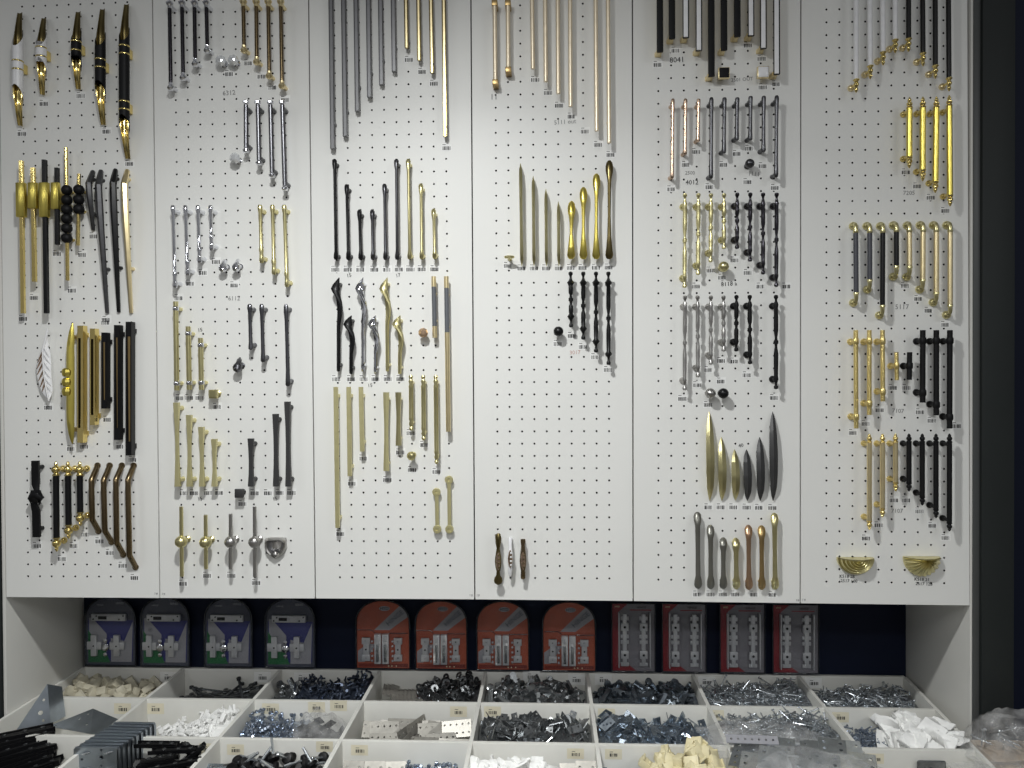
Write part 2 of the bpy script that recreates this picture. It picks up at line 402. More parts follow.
for (t, x, y, h, m, a) in WRITE:
    letters(panel_at(x), 'handwriting', t, U(x, y, 0.0006), h * K(x, y), m, a)
for (x, y) in ((156, 593.5), (163.5, 593.8), (471, 595.2), (478, 595.2), (797.4, 600.2), (803.8, 599.6)):
    bm = bmesh.new(); k = K(x, y)
    o = U(x, y)
    for dx, dz, w, h in ((-1.0, 0, .35, 2.2), (0.6, .4, 1.6, .4), (0.6, -.6, .4, 1.4), (1.4, 0, .4, 1.8)):
        c = o + Vector((dx * k, 0, dz * k)); box(bm, c.x - w * k / 2, c.x + w * k / 2, -0.0006, 0, c.z - h * k / 2, c.z + h * k / 2)
    part(panel_at(x), 'corner_mark', bm, PENCIL)

# ------------------------------------------------------------------ pulls and knobs
def interp(tab, u):
    if u <= tab[0][0]: return tab[0][1]
    for (a, va), (b, vb) in zip(tab, tab[1:]):
        if u <= b: return va + (vb - va) * (u - a) / max(b - a, 1e-9)
    return tab[-1][1]
def mirror(L, ends, mid):
    """profile from one ornamental end (px from the end, px wide), mirrored, and a middle (0..1, px wide)"""
    t = [(d / L, w) for d, w in ends] + list(mid) + [(1 - d / L, w) for d, w in reversed(ends)]
    return t
def pull(label, group, a, b, w, m, name='bar_pull', sec='round', d=1.0, s=.030, sp=None, prof=None, post=None, fin=None, finm=None, finname='finial',
         collar=None, grip='grip', smooth=38, cat='handle', bend=None):
    L = math.hypot(b[0] - a[0], b[1] - a[1])
    prof = prof or [(0, w), (1, w)]
    sp = sp or [(0, s), (1, s)]
    us = sorted(set([round(u, 5) for u, _ in prof] + [round(u, 5) for u, _ in sp] + ([round(u, 5) for u, _ in bend] if bend else [])))
    def at(u):
        x, y = a[0] + (b[0] - a[0]) * u, a[1] + (b[1] - a[1]) * u
        if bend: x += interp(bend, u)
        st = interp(sp, u); return U(x, y, st), K(x, y, st)
    mid = at(.5)[0]
    root = thing(name, label, cat, Vector((mid.x, 0, mid.z)), group)
    pts = []
    for u in us:
        p, k = at(u); ww = interp(prof, u) * k / 2; pts.append((p, ww, ww * d))
    bm = bmesh.new(); sweep(bm, pts, sec); part(root, grip, bm, m, sharp=smooth)
    if post:
        for off in (post['at'] if 'at' in post else (post['off'], -post['off'])):
            u = off / L if ('at' in post or off >= 0) else 1 + off / L
            p, k = at(u); y = -p.y; r = post.get('r', 3) * k / 2; fr = post.get('fr', post.get('r', 3)) * k / 2
            bm = bmesh.new()
            if post.get('sq'):
                sweep(bm, [(Vector((p.x, 0, p.z)), r, r * post['sq']), (Vector((p.x, p.y, p.z)), r, r * post['sq'])], 'rect')
            else:
                lathe(bm, Vector((p.x, 0, p.z)), Vector((0, -1, 0)), [(0, fr), (.002, fr), (.006, max(r, fr * .6)), (y * .55, r), (y, r)], 12)
            po = part(root, 'post', bm, post.get('m', m))
            if post.get('flange'):
                R = post['flange'] * k / 2
                bm = bmesh.new(); lathe(bm, Vector((p.x, 0, p.z)), Vector((0, -1, 0)), [(0, R), (.003, R), (.006, R * .9), (.009, R * .55), (.0095, r)], 18)
                part(po, 'flange', bm, post.get('fm', post.get('m', m)))
    if fin:
        for e in (0, 1):
            p, k = at(float(e)); q, _ = at(.05 if e == 0 else .95); ax = (p - q).normalized()
            bm = bmesh.new(); lathe(bm, p, ax, [(dd * k, r * k / 2) for dd, r in fin], 14); part(root, finname, bm, finm or m)
    if collar:
        for off in collar['at']:
            u = off / L if off >= 0 else 1 + off / L
            p, k = at(u); q, _ = at(min(1, u + .03)); q0, _ = at(max(0, u - .03)); ax = (q - q0).normalized()
            h = collar['h'] * k / 2; r = collar['r'] * k / 2
            bm = bmesh.new(); lathe(bm, p - ax * h, ax, [(0, r * .85), (h * .4, r), (h * 1.6, r), (h * 2, r * .85)], 14); part(root, 'collar', bm, collar.get('m', m))
    return root
def knob(label, group, x, y, r, m, shape='ball', s=.026, name='cabinet_knob', neck=None, nm=None, rim=None):
    c = U(x, y, s); k = K(x, y, s); R = r * k
    root = thing(name, label, 'knob', Vector((c.x, 0, c.z)), group)
    ax = Vector((0, -1, 0)); o = Vector((c.x, 0, c.z)); nr = (neck or r * .45) * k
    bm = bmesh.new(); lathe(bm, o, ax, [(0, nr * 1.5), (.002, nr * 1.5), (.004, nr), (s - R * .5, nr * .9)], 14); part(root, 'neck', bm, nm or m)
    bm = bmesh.new()
    if shape == 'ball': lathe(bm, o, ax, ball_prof(s - R * .95, R, 12), 24); part(root, 'head', bm, m)
    elif shape == 'crystal':
        lathe(bm, o, ax, [(s - R * .7, R * .45), (s - R * .25, R * .98), (s + R * .05, R), (s + R * .28, R * .78), (s + R * .5, R * .5), (s + R * .55, R * .3)], 9)
        part(root, 'head', bm, m, sharp=5)
    elif shape == 'square':
        box(bm, c.x - R, c.x + R, -s - .004, -s + R * .4, c.z - R, c.z + R, R * .12); part(root, 'head', bm, m)
        if rim:
            bm = bmesh.new(); box(bm, c.x - R * 1.12, c.x + R * 1.12, -s - .0025, -s + R * .7, c.z - R * 1.12, c.z + R * 1.12, R * .1); part(root, 'rim', bm, rim)
    elif shape == 'facet':
        lathe(bm, o, ax, [(s - R * .9, R * .6), (s - R * .2, R * 1.1), (s + R * .3, R * 1.05), (s + R * .5, R * .7)], 4)
        bmesh.ops.rotate(bm, verts=bm.verts, cent=o, matrix=Matrix.Rotation(PI / 4, 3, 'Y')); part(root, 'head', bm, m, sharp=5)
    elif shape == 'drop':
        pts = []
        for u, wr, st in ((-1.55, .12, .35), (-1.2, .5, .55), (-.6, .55, .8), (0, .85, 1), (.5, 1.0, 1), (.9, .8, .9), (1.15, .3, .7)):
            p = U(x + (0.55 - .55 * u) * r * .5 - r * .3, y + u * r, s * st); pts.append((p, R * wr, R * wr * .8))
        sweep(bm, pts, 'round'); part(root, 'head', bm, m)
    return root
R2 = ['longer', 'shorter']; R3 = ['longest', 'middle-length', 'shortest']; R4 = ['longest', 'second longest', 'second shortest', 'shortest']
R5 = ['longest', 'second longest', 'middle-length', 'second shortest', 'shortest']; R6 = ['longest', 'second longest', 'third longest', 'third shortest', 'second shortest', 'shortest']

# --- door 1: slant-cut tube pulls -------------------------------------------------
def quill(label, xc, y0, y1, sc0, sc1, tips, rings, tube, w=9.6):
    gr = 'slant-cut tube pulls with gold scoops'
    s = .032
    mid = U(xc, (y0 + y1) / 2, s); k = K(xc, (y0 + y1) / 2, s)
    root = thing('tube_pull', label, 'handle', Vector((mid.x, 0, mid.z)), gr)
    r = w / 2 * k
    bm = bmesh.new(); n = 6
    ys = [sc0 + (sc1 - sc0) * i / n for i in range(n + 1)]
    sweep(bm, [(U(xc, y, s), r, r) for y in ys], 'round24', cap=False, skew={0: -9 * k, n: 9 * k}); part(root, 'tube', bm, tube)
    for (ya, yb, tx) in ((sc0 + 14, y0, tips[0]), (sc1 - 14, y1, tips[1])):
        bm = bmesh.new(); pts = []
        for i in range(13):
            u = i / 12; q = max(0, (u - .3) / .7); st = s - .022 * q * q
            y = ya * (1 - u) + yb * u
            x = xc + (tx - xc) * q ** 1.4
            ww = (w / 2 * (1 - .47 * q ** .8)) * k
            pts.append((U(x, y, st), ww * .96, ww * .96 * (1 - .55 * q)))
        sweep(bm, pts, 'trough'); part(root, 'scoop', bm, DBRASS if yb < ya else GOLD)  # upper scoop in darker brass: its shade is put into the colour
    for y in rings:
        bm = bmesh.new(); lathe(bm, U(xc, y, s) + Vector((0, 0, .002)), Vector((0, 0, -1)), [(0, r * 1.02), (.001, r * 1.07), (.003, r * 1.07), (.004, r * 1.02)], 24); part(root, 'ring', bm, GOLD)
    for j in range(0, len(rings), 2):
        y = (rings[j] + rings[j + 1]) / 2; p = U(xc, y, s)
        bm = bmesh.new(); box(bm, p.x - .005, p.x + .005, -s + r * .6, 0, p.z - .012, p.z + .012, .001); part(root, 'post', bm, GOLD)
quill('white slant-cut tube pull with gold scooped ends, longer of two', 17.7, 12.5, 126, 38, 95, (19.8, 20.2), (61.5, 70), WHITE)
quill('white slant-cut tube pull with gold scooped ends, shorter of two', 41.2, 17.7, 95, 38, 68, (44, 42.4), (48, 57), WHITE, 9.2)
quill('black slant-cut tube pull with gold scooped ends, shortest of three', 76.2, 11.5, 89.5, 36, 62, (78.2, 78.4), (42, 51), MBLACK, 9.2)
quill('black slant-cut tube pull with gold scoops, middle-length of three', 100.3, 8.8, 125, 38, 91, (102.5, 103.4), (60, 68), MBLACK)
quill('longest black slant-cut tube pull, held by two gold brackets', 124.3, 4, 159, 33, 125, (126.6, 128), (46.5, 54.5, 102, 110), MBLACK)

# --- gold plate on rod pulls -------------------------------------------------------
def platerod(label, x, y0, x1, y1, px, py0, py1, pw, rodm, rw=3.6):
    s = .028
    a, b = (x, y0), (x1, y1)
    root = pull(label, 'rod pulls with a gold plate', a, b, rw, rodm, 'plate_pull', 'rect', 1, s, grip='rod')
    p0, p1 = U(px, py0, s + .006), U(px, py1, s + .006); k = K(px, py0, s)
    bm = bmesh.new(); box(bm, p0.x - pw / 2 * k, p0.x + pw / 2 * k, -s - .008, -s + .004, p1.z, p0.z, .0015); part(root, 'plate', bm, YGOLD)
    bm = bmesh.new(); c = (p0 + p1) / 2; box(bm, c.x - .005, c.x + .005, -s + .003, 0, c.z - .016, c.z + .016, .001); part(root, 'post', bm, GOLD)
platerod('long gold rod pull with broad gold plate near its top', 21.3, 161, 23.2, 313.4, 20.1, 182.5, 217, 8.8, GOLD)
platerod('short gold rod pull with small gold plate near its top', 33, 168, 34.6, 281.8, 32, 182.3, 208.3, 8.6, GOLD)
platerod('long black rod pull with broad gold plate near its top', 44.5, 160, 46.7, 313.4, 43.3, 182.3, 217, 8.8, BLACK, 4)
platerod('short black rod pull with gold plate near its top', 57, 168, 57.4, 244.8, 54.6, 182.3, 209, 7.6, BLACK, 3.8)
def beads(label, a, b, bx, ys):
    s = .028
    root = pull(label, 'rod pulls with black beads', a, b, 3.4, GOLD, 'beaded_pull', 'round', 1, s, grip='rod', post=dict(at=[ys[0] - a[1], ys[-1] - a[1]], r=3))
    for y in ys:
        k = K(bx, y, s); bm = bmesh.new(); lathe(bm, U(bx, y, s), Vector((0, 0, 1)), [(d - 4.9 * k, r) for d, r in ball_prof(0, 5.1 * k, 10)], 20); part(root, 'bead', bm, MBLACK)
beads('thin gold rod pull strung with six matte black beads', (66, 147.5), (67.6, 280.6), 66.8, [190.4, 200.2, 209.8, 219, 228.6, 238.4])
beads('thin gold rod pull strung with three matte black beads', (79, 174), (78, 245.5), 78.9, [190, 199.8, 209.6])
def twig(label, tip, cor, end, m, w0=4.5, w1=6.6, w2=3.4):
    gr = 'crooked tapering twig pulls'
    mid = U((cor[0] + end[0]) / 2, (cor[1] + end[1]) / 2, .028)
    root = thing('twig_pull', label, 'handle', Vector((mid.x, 0, mid.z)), gr)
    k = K(cor[0], cor[1], .03)
    P = [(U(*tip, .003), w0 * k / 2, w0 * k / 2), (U(tip[0] * .45 + cor[0] * .55, tip[1] * .45 + cor[1] * .55, .018), w1 * k * .46, w1 * k * .4),
         (U(*cor, .03), w1 * k / 2, w1 * k * .45), (U(cor[0] * .8 + end[0] * .2 - .3, cor[1] * .8 + end[1] * .2, .033), w1 * k / 2, w1 * k * .45),
         (U(cor[0] * .35 + end[0] * .65, cor[1] * .35 + end[1] * .65, .022), (w1 * .4 + w2 * .6) * k / 2, w2 * k * .6), (U(*end, .004), w2 * k / 2, w2 * k / 2)]
    bm = bmesh.new(); sweep(bm, P, 'hex'); part(root, 'grip', bm, m, sharp=25)
    for q, f in ((P[1][0], 1), (P[4][0], 1)):
        bm = bmesh.new(); lathe(bm, Vector((q.x, 0, q.z)), Vector((0, -1, 0)), [(0, .005), (-q.y, .0035)], 10); part(root, 'post', bm, m)
twig('short dark grey crooked twig pull, a third of its neighbours\' length', (93, 171.6), (88.6, 183.4), (93.4, 230), TWIG, w1=6)
twig('long dark grey crooked twig pull beside the short grey one', (101, 171), (98.4, 185.7), (107.3, 313), TWIG)
twig('long black crooked twig pull between grey and tan ones', (115.5, 170), (113, 183.4), (118.8, 312), BLACK)
twig('long tan-gold crooked twig pull, only gold one of the four', (127.3, 170.5), (124.2, 184.5), (131.2, 313), SGOLD)

# --- feather, gem boat, slotted bars ---------------------------------------------------
def feather():
    root = thing('feather_pull', 'white feather-shaped pull with slanted ribbed barbs', 'handle', Vector((U(44.5, 366).x, 0, U(44.5, 366).z)))
    spine = [(47.8, 328.5), (45.2, 341), (42.8, 350), (43.2, 362), (44.2, 375), (46.4, 389), (49, 400.8)]
    def out(px): return [(x, y) for x, y in px]
    outline = [(47.8, 328.5), (44.5, 338), (41.5, 349), (37.8, 359), (36.2, 366), (37, 376), (40.5, 389), (44, 395), (49, 400.8), (52.2, 393), (52.6, 388), (51.5, 377), (51, 362), (50.6, 354), (48.5, 347), (47.6, 338)]
    bm = bmesh.new(); vs = []
    for (x, y) in outline: vs.append((bm.verts.new(U(x, y, .016)), bm.verts.new(U(x, y, .010))))
    sp = [bm.verts.new(U(x, y, .021)) for x, y in spine]; sb = [bm.verts.new(U(x, y, .010)) for x, y in spine]
    tri = [bm.verts.new(U(44, 366, .02))]
    n = len(vs)
    # front: fans from the spine to each side
    left = [vs[i][0] for i in range(0, 9)]; rightv = [vs[i % n][0] for i in range(8, n + 1)]
    def strip(A, B):
        i = j = 0
        while i < len(A) - 1 or j < len(B) - 1:
            if j == len(B) - 1 or (i < len(A) - 1 and (i + 1) / (len(A) - 1) <= (j + 1) / (len(B) - 1)):
                q = {A[i], A[i + 1], B[j]}
                if len(q) == 3: bm.faces.new((A[i], A[i + 1], B[j]))
                i += 1
            else:
                q = {A[i], B[j + 1], B[j]}
                if len(q) == 3: bm.faces.new((A[i], B[j + 1], B[j]))
                j += 1
    bm.verts.remove(tri[0])
    strip(left, sp); strip(rightv, list(reversed(sp)))
    for i in range(n): bm.faces.new((vs[i][0], vs[(i + 1) % n][0], vs[(i + 1) % n][1], vs[i][1]))
    bm.faces.new([v[1] for v in vs])
    for v in sb: bm.verts.remove(v)
    bl = part(root, 'blade', bm, WHITE)
    k = K(44, 366, .02)
    bm = bmesh.new(); sweep(bm, [(U(x, y, .022), 1.1 * k * (1 - .5 * i / 6), 1.1 * k) for i, (x, y) in enumerate(spine)], 'round8'); part(bl, 'midrib', bm, WHITE)
    Lb = [((42.8, 351), (37.6, 363)), ((43, 356), (36.8, 369)), ((43.4, 362), (37.2, 375)), ((44, 369), (38.6, 381)), ((44.5, 376), (40.3, 387)), ((45, 382), (42.3, 391.5))]
    Rb = [((44.5, 348), (49.8, 358)), ((43.8, 354), (50.6, 364.5)), ((44.4, 362), (50.8, 371.5)), ((44.8, 370), (51, 379)), ((45.5, 378), (52, 387)), ((46, 384), (51.8, 393))]
    for A, B in Lb + Rb:
        bm = bmesh.new(); sweep(bm, [(U(*A, .022), .7 * k, .7 * k), (U((A[0] + B[0]) / 2, (A[1] + B[1]) / 2, .021), .85 * k, .8 * k), (U(*B, .016), .4 * k, .4 * k)], 'round8'); part(bl, 'barb', bm, WHITE if (A, B) in Rb else ROSE)
    for y in (345, 388):
        q = U(44.6, y, .012); bm = bmesh.new(); lathe(bm, Vector((q.x, 0, q.z)), Vector((0, -1, 0)), [(0, .005), (.014, .004)], 10); part(root, 'post', bm, WHITE)
feather()
g = pull('gold boat-shaped pull with three jewelled rings at its middle', None, (70.3, 323), (70.5, 443.8), 8, YGOLD, 'jewelled_pull', 'lens', .9, .028,
         prof=[(0, 1.2), (.03, 3.4), (.08, 5.6), (.16, 7.6), (.3, 8.4), (.7, 8.4), (.84, 7.6), (.92, 5.6), (.97, 3.4), (1, 1.2)], bend=[(0, 2.2), (.08, 1.2), (.2, .1), (.8, 0), (.92, .9), (1, 2)],
         post=dict(off=14, r=5, m=SGOLD))
for y in (372.5, 382.3, 391.6):
    k = K(67.6, y, .03); bm = bmesh.new(); lathe(bm, U(67.6, y + 4.2, .03), Vector((0, 0, 1)), [(0, 3.8 * k), (1.6 * k, 4.9 * k), (4.2 * k, 5.2 * k), (6.8 * k, 4.9 * k), (8.4 * k, 3.4 * k)], 9); part(g, 'jewelled_ring', bm, YGOLD, sharp=4)
def slotted(label, x0, y0, x1, y1, sx, sw, sy0, sy1, m, inset=None):
    s = .026
    c = U((x0 + x1) / 2, (y0 + y1) / 2, s)
    root = thing('slotted_pull', label, 'handle', Vector((c.x, 0, c.z)), 'slotted and inlaid flat pulls')
    a, b = U(x0, y0, s), U(x1, y1, s); k = K(x0, y0, s)
    bm = bmesh.new()
    A = [U(x0, y0, s), U(x1, y0, s), U(x1, y1, s), U(x0, y1, s)]
    h = [U(sx, sy0, s), U(sx + sw, sy0, s), U(sx + sw, sy1, s), U(sx, sy1, s)]
    plate(bm, [(p.x - a.x, p.z - a.z) for p in A], [[(p.x - a.x, p.z - a.z) for p in h]], a, Vector((1, 0, 0)), Vector((0, 0, 1)), -.019)
    for f in bm.faces: pass
    part(root, 'frame', bm, m)
    if inset:
        bm = bmesh.new(); box(bm, h[0].x, h[1].x, -s + .002, -s + .012, h[2].z, h[0].z); part(root, 'inlay', bm, inset)
    else:
        bm = bmesh.new(); box(bm, h[0].x - .001, h[1].x + .001, -s + .009, -s + .013, h[2].z - .001, h[0].z + .001); part(root, 'slot_back', bm, BLACK)
    for yy in (y0 + 9, y1 - 9):
        p = U((x0 + x1) / 2, yy, s); bm = bmesh.new(); box(bm, p.x - .008, p.x + .008, -s + .018, 0, p.z - .006, p.z + .006); part(root, 'post', bm, m)
slotted('gold flat pull with long dark slot, longer of two', 77.2, 325.6, 83, 442.8, 78.2, 2.5, 338, 428, GOLD)
slotted('gold flat pull with long dark slot, shorter of two', 89.8, 328.5, 94.8, 425, 90.8, 2.6, 339, 415, GOLD)
slotted('black flat pull with gold inlaid strip, shortest of three', 101.2, 332.5, 106.4, 408.6, 102.8, 2.1, 342, 400, BLACK, TAN)
slotted('black flat pull with gold inlaid strip, middle-length of three', 113.9, 325, 119.2, 440, 115.6, 1.9, 337.5, 428, BLACK, TAN)
slotted('black flat pull with gold inlaid strip, longest of three', 125.6, 321.7, 131.4, 455.5, 127.2, 3, 336.5, 441.5, BLACK, TAN)

# --- knotted strap, gold-ended black bars, bent bars --------------------------------------
def knot():
    s = .026; c = U(36, 498, s)
    root = thing('knotted_pull', 'matte black flat strap pull twisted into a knot midway', 'handle', Vector((c.x, 0, c.z)))
    k = K(36, 498, s)
    def pp(x, y, w, d, st=s): return (U(x, y, st), w * k / 2, d * k / 2)
    bm = bmesh.new(); P = [pp(35.5, 460.7, 7.2, 3), pp(35.8, 474, 7.4, 3), pp(36, 484, 7, 3.4), pp(36.6, 489, 5, 5), pp(37.4, 496, 4, 5)]
    sweep(bm, P, 'rect', twist=[0, 0, .2, .6, 1.0]); part(root, 'strap', bm, BLACK)
    bm = bmesh.new(); P = [pp(33, 502, 5, 4), pp(34.5, 506, 7, 3.4), pp(36.2, 511, 7.2, 3), pp(36.6, 524, 7.4, 3), pp(36.8, 537, 7.4, 3)]
    sweep(bm, P, 'rect', twist=[-.7, -.3, 0, 0, 0]); part(root, 'strap', bm, BLACK)
    bm = bmesh.new(); P = [pp(31.5, 505.5, 2, 2), pp(30.6, 499, 6, 5, .029), pp(33.5, 494.2, 9, 6, .032), pp(38, 494.5, 9.4, 6, .032), pp(41.2, 498.5, 6, 5, .029), pp(40, 503, 3, 3)]
    sweep(bm, P, 'round', side=Vector((0, 0, 1))); part(root, 'knot', bm, BLACK)
    bm = bmesh.new(); k2 = 5.6 * k; lathe(bm, U(36, 498, .024), Vector((0, -1, 0)), [(-.006, k2 * .6), (0, k2), (.008, k2 * .8), (.012, k2 * .3)], 14); part(root, 'knot', bm, BLACK)
    for y in (468, 530):
        q = U(36, y, s); bm = bmesh.new(); lathe(bm, Vector((q.x, 0, q.z)), Vector((0, -1, 0)), [(0, .006), (s, .005)], 10); part(root, 'post', bm, BLACK)
knot()
FIN1 = [(-1.6, 3.2), (-1.4, 6.6), (-.4, 6.6), (0, 5), (1, 4.2), (2.2, 7.2), (4.4, 8.4), (6.6, 7.0), (7.8, 3.8), (8.6, 2.8), (9.6, 3.6), (11, 2.6), (12.4, 1)]
for (xa, xb, yb, rk) in ((56, 56.6, 538.9, 0), (68, 68.6, 526, 1), (79.8, 80.3, 513.4, 2)):
    pull('black rod pull with turned gold ball ends, %s of three' % R3[rk], 'black rods with turned gold ends', (xa, 474), (xb, yb), 5.6, BLACK, 'finial_pull', 'round16', 1, .032,
         post=dict(at=[-4, yb - 474 + 4], r=3, m=GOLD, flange=6.5), fin=FIN1, finm=GOLD)
for (p, lb) in ((((97.7, 465.6), (91.4, 480), (92.2, 519.3), (98.6, 531)), 'shortest'), (((109.8, 465.6), (103.5, 480.3), (104.9, 531), (111.7, 541.8)), 'second shortest'),
                (((122, 465.6), (115.8, 480), (116.8, 542.8), (123.4, 554.5)), 'second longest'), (((133.8, 465.6), (127.9, 480), (129.5, 555.5), (135.7, 567)), 'longest')):
    a, c1, c2, b = p; s = .031
    m0 = U((c1[0] + c2[0]) / 2, (c1[1] + c2[1]) / 2, s)
    root = thing('bent_pull', 'antique brass bridge pull with splayed ends, %s of four' % lb, 'handle', Vector((m0.x, 0, m0.z)), 'bent antique brass pulls')
    k = K(c1[0], c1[1], s); r = 2.6 * k
    def L2(q, w, f): return (q[0] + (w[0] - q[0]) * f, q[1] + (w[1] - q[1]) * f)
    P = [(U(*a, 0), r, r), (U(*L2(a, c1, .8), s * .8), r, r), (U(*c1, s * .97), r, r), (U(*L2(c1, c2, .05), s), r, r), (U(*L2(c1, c2, .95), s), r, r), (U(*c2, s * .97), r, r), (U(*L2(b, c2, .8), s * .8), r, r), (U(*b, 0), r, r)]
    bm = bmesh.new(); sweep(bm, P, 'round16'); part(root, 'grip', bm, BRASS)
    for q in (a, b):
        o = U(*q, 0); bm = bmesh.new(); lathe(bm, Vector((o.x, 0, o.z)), Vector((0, -1, 0)), [(0, r * 1.25), (.002, r * 1.25), (.004, r)], 14); part(root, 'foot', bm, BRASS)

# --- door 2 ------------------------------------------------------------------------------
ELB = [(-.3, 3.8), (0, 4.6), (1, 4.4), (2, 4), (3.2, 6.2), (5, 7.4), (6.6, 6), (7.6, 3)]
for i, (xa, ya, xb, yb) in enumerate(((169.6, 8.3, 170.8, 83), (182, 7.5, 183.2, 73), (194.5, 7.5, 195.2, 59), (206.4, 7.5, 207.3, 45.6))):
    pull('black glossy rod pull with clear chrome ends, %s of four in top row' % R4[i], 'black rods with chrome ends', (xa, ya), (xb, yb), 3.7, BCHR, 'rod_pull', 'round', 1, .030,
         post=dict(at=[-3, yb - ya + 3], r=4, m=CHROME), fin=ELB, finm=CHROME, finname='end_cap')
for i, (xa, xb, yb) in enumerate(((280.8, 282, 81.3), (268.2, 269.2, 71.4), (256.2, 256.7, 57.3), (243.3, 244, 45.6))):
    pull('bronze-gold rod pull with crystal-like ends, %s of four in top row' % R4[i], 'bronze rods with gold ends', (xa, 6.6), (xb, yb), 3.8, BRASS, 'rod_pull', 'round', 1, .030,
         post=dict(at=[-3, yb - 6.6 + 3], r=4, m=SGOLD), fin=ELB, finm=SGOLD, finname='end_cap')
knob('faceted crystal knob beside the shortest black rod pull', 'crystal knobs', 220.6, 60.6, 5.5, CRYS, 'crystal', nm=CHROME)
knob('faceted crystal knob beside the shortest bronze rod pull', 'crystal knobs', 233, 59.8, 5.4, CRYS, 'crystal', nm=CHROME)
CAP2 = [(-.2, 3.6), (0, 4.2), (1, 4), (1.6, 6.4), (3.4, 6.6), (4.4, 5), (4.8, 2)]
for i, (xa, xb, yb) in enumerate(((282.3, 284.8, 186), (270.4, 272, 173), (257.9, 259, 160.5), (246, 246, 148))):
    pull('gunmetal rod pull with flat chrome button ends, %s of four' % R4[i], 'gunmetal rods with button ends', (xa, 105), (xb, yb), 4.3, GUN, 'rod_pull', 'round', 1, .030,
         post=dict(at=[3, yb - 105 - 3], r=4.6, m=DGUN), fin=CAP2, finm=CHROME, finname='end_cap')
knob('faceted crystal knob alone below the gunmetal rod pulls', 'crystal knobs', 234.7, 158, 5.4, CRYS, 'crystal', nm=CHROME)
def waist(L, e=5, w=3.3): return [(0, e * .7), (2 / L, e), (5 / L, e * .95), (9 / L, w), (.5, w), (1 - 16 / L, w * 1.05), (1 - 13 / L, w * 1.5), (1 - 10 / L, w * 1.1), (1 - 6 / L, e * .8), (1 - 2 / L, e * .95), (1, e * .6)]
for i, (xa, xb, yb) in enumerate(((173, 175.2, 288), (185.4, 187.9, 275.5), (198, 199.8, 263), (210.6, 211.8, 250.6))):
    pull('slim chrome waisted pull, %s of four chrome ones' % R4[i], 'slim chrome waisted pulls', (xa, 205.5), (xb, yb), 4, CHROME, 'waisted_pull', 'round', 1, .028, prof=waist(yb - 205.5), post=dict(off=5, r=3.6, fr=5))
for i, (xa, xb, yb) in enumerate(((284.2, 287, 287), (272.4, 274, 274.7), (260, 261.6, 263))):
    pull('slim brassy gold waisted pull, %s of three' % R3[i], 'slim gold waisted pulls', (xa, 205), (xb, yb), 4, PGOLD, 'waisted_pull', 'round', 1, .028, prof=waist(yb - 205), post=dict(off=5, r=3.6, fr=5))
knob('chrome teardrop knob closer to the chrome waisted pulls', 'chrome teardrop knobs', 223.4, 266, 4.3, CHROME, 'drop')
knob('chrome teardrop knob closer to the gold waisted pulls', 'chrome teardrop knobs', 236.7, 265.5, 4.3, CHROME, 'drop')
for i, (xa, ya, xb, yb) in enumerate(((175.7, 301.6, 176.9, 390.4), (188.2, 326.5, 189.4, 389.8), (200.6, 338, 201.5, 389.8))):
    pull('dark gold square bar pull with bright bands, %s of three' % R3[i], 'gold bars with bright bands', (xa, ya), (xb, yb), 4.8, PGOLD, 'banded_pull', 'round16', 1, .028, post=dict(off=7, r=4, m=PGOLD),
         collar=dict(at=[7, -7], r=6, h=4, m=CHROME))
knob('faceted mirror-chrome square knob below the gold banded bars', None, 213.4, 394, 5.6, PGOLD, 'facet')
for i, (xa, xb, yb) in enumerate(((286, 288, 386.3), (261.6, 263.2, 362.2), (249.6, 250.8, 349.8))):
    pull('gunmetal waisted pull with round pad ends, %s of three' % R3[i], 'gunmetal pulls with pad ends', (xa, 304), (xb, yb), 4, GUN, 'waisted_pull', 'round', .8, .028,
         prof=[(0, 2.5), (2 / 60, 4.8), (6 / 60, 5), (.2, 3.6), (.5, 3.5), (.82, 3.7), (.93, 4.8), (.98, 5), (1, 3)], post=dict(off=5, r=4, fr=5))
knob('dark gunmetal teardrop knob near the pad-ended pulls', None, 238, 365.5, 4.8, GUN, 'drop')
for i, (xa, ya, xb, yb) in enumerate(((176.6, 402.5, 177.9, 486.3), (189.3, 415, 189.8, 486.3), (201.5, 426.9, 202.3, 486.3), (214.4, 439, 214.7, 486.3))):
    pull('pale gold flat pull flaring at both ends, %s of four' % R4[i], 'pale gold flared pulls', (xa, ya), (xb, yb), 4, PALE, 'flared_pull', 'rect', .8, .028,
         prof=[(0, 5.4), (.06, 5.2), (.3, 3.5), (.5, 3.1), (.7, 3.5), (.94, 5), (1, 5.3)], post=dict(off=6, r=4, fr=5))
for i, (xa, ya, xb, yb) in enumerate(((287.5, 401.6, 288.6, 486.3), (275.7, 414, 276.2, 486.3), (251, 438.5, 251.3, 486.3))):
    pull('dark grey flat pull flaring at both ends, %s of three' % R3[i], 'dark flared pulls', (xa, ya), (xb, yb), 4, XGREY, 'flared_pull', 'rect', .8, .028,
         prof=[(0, 5.6), (.06, 5.4), (.3, 4.1), (.5, 3.8), (.7, 4.1), (.94, 5.2), (1, 5.5)], post=dict(off=6, r=4, fr=5))
knob('small dark grey square knob beside the dark flared pulls', None, 239.3, 493.3, 4.3, XGREY, 'square')
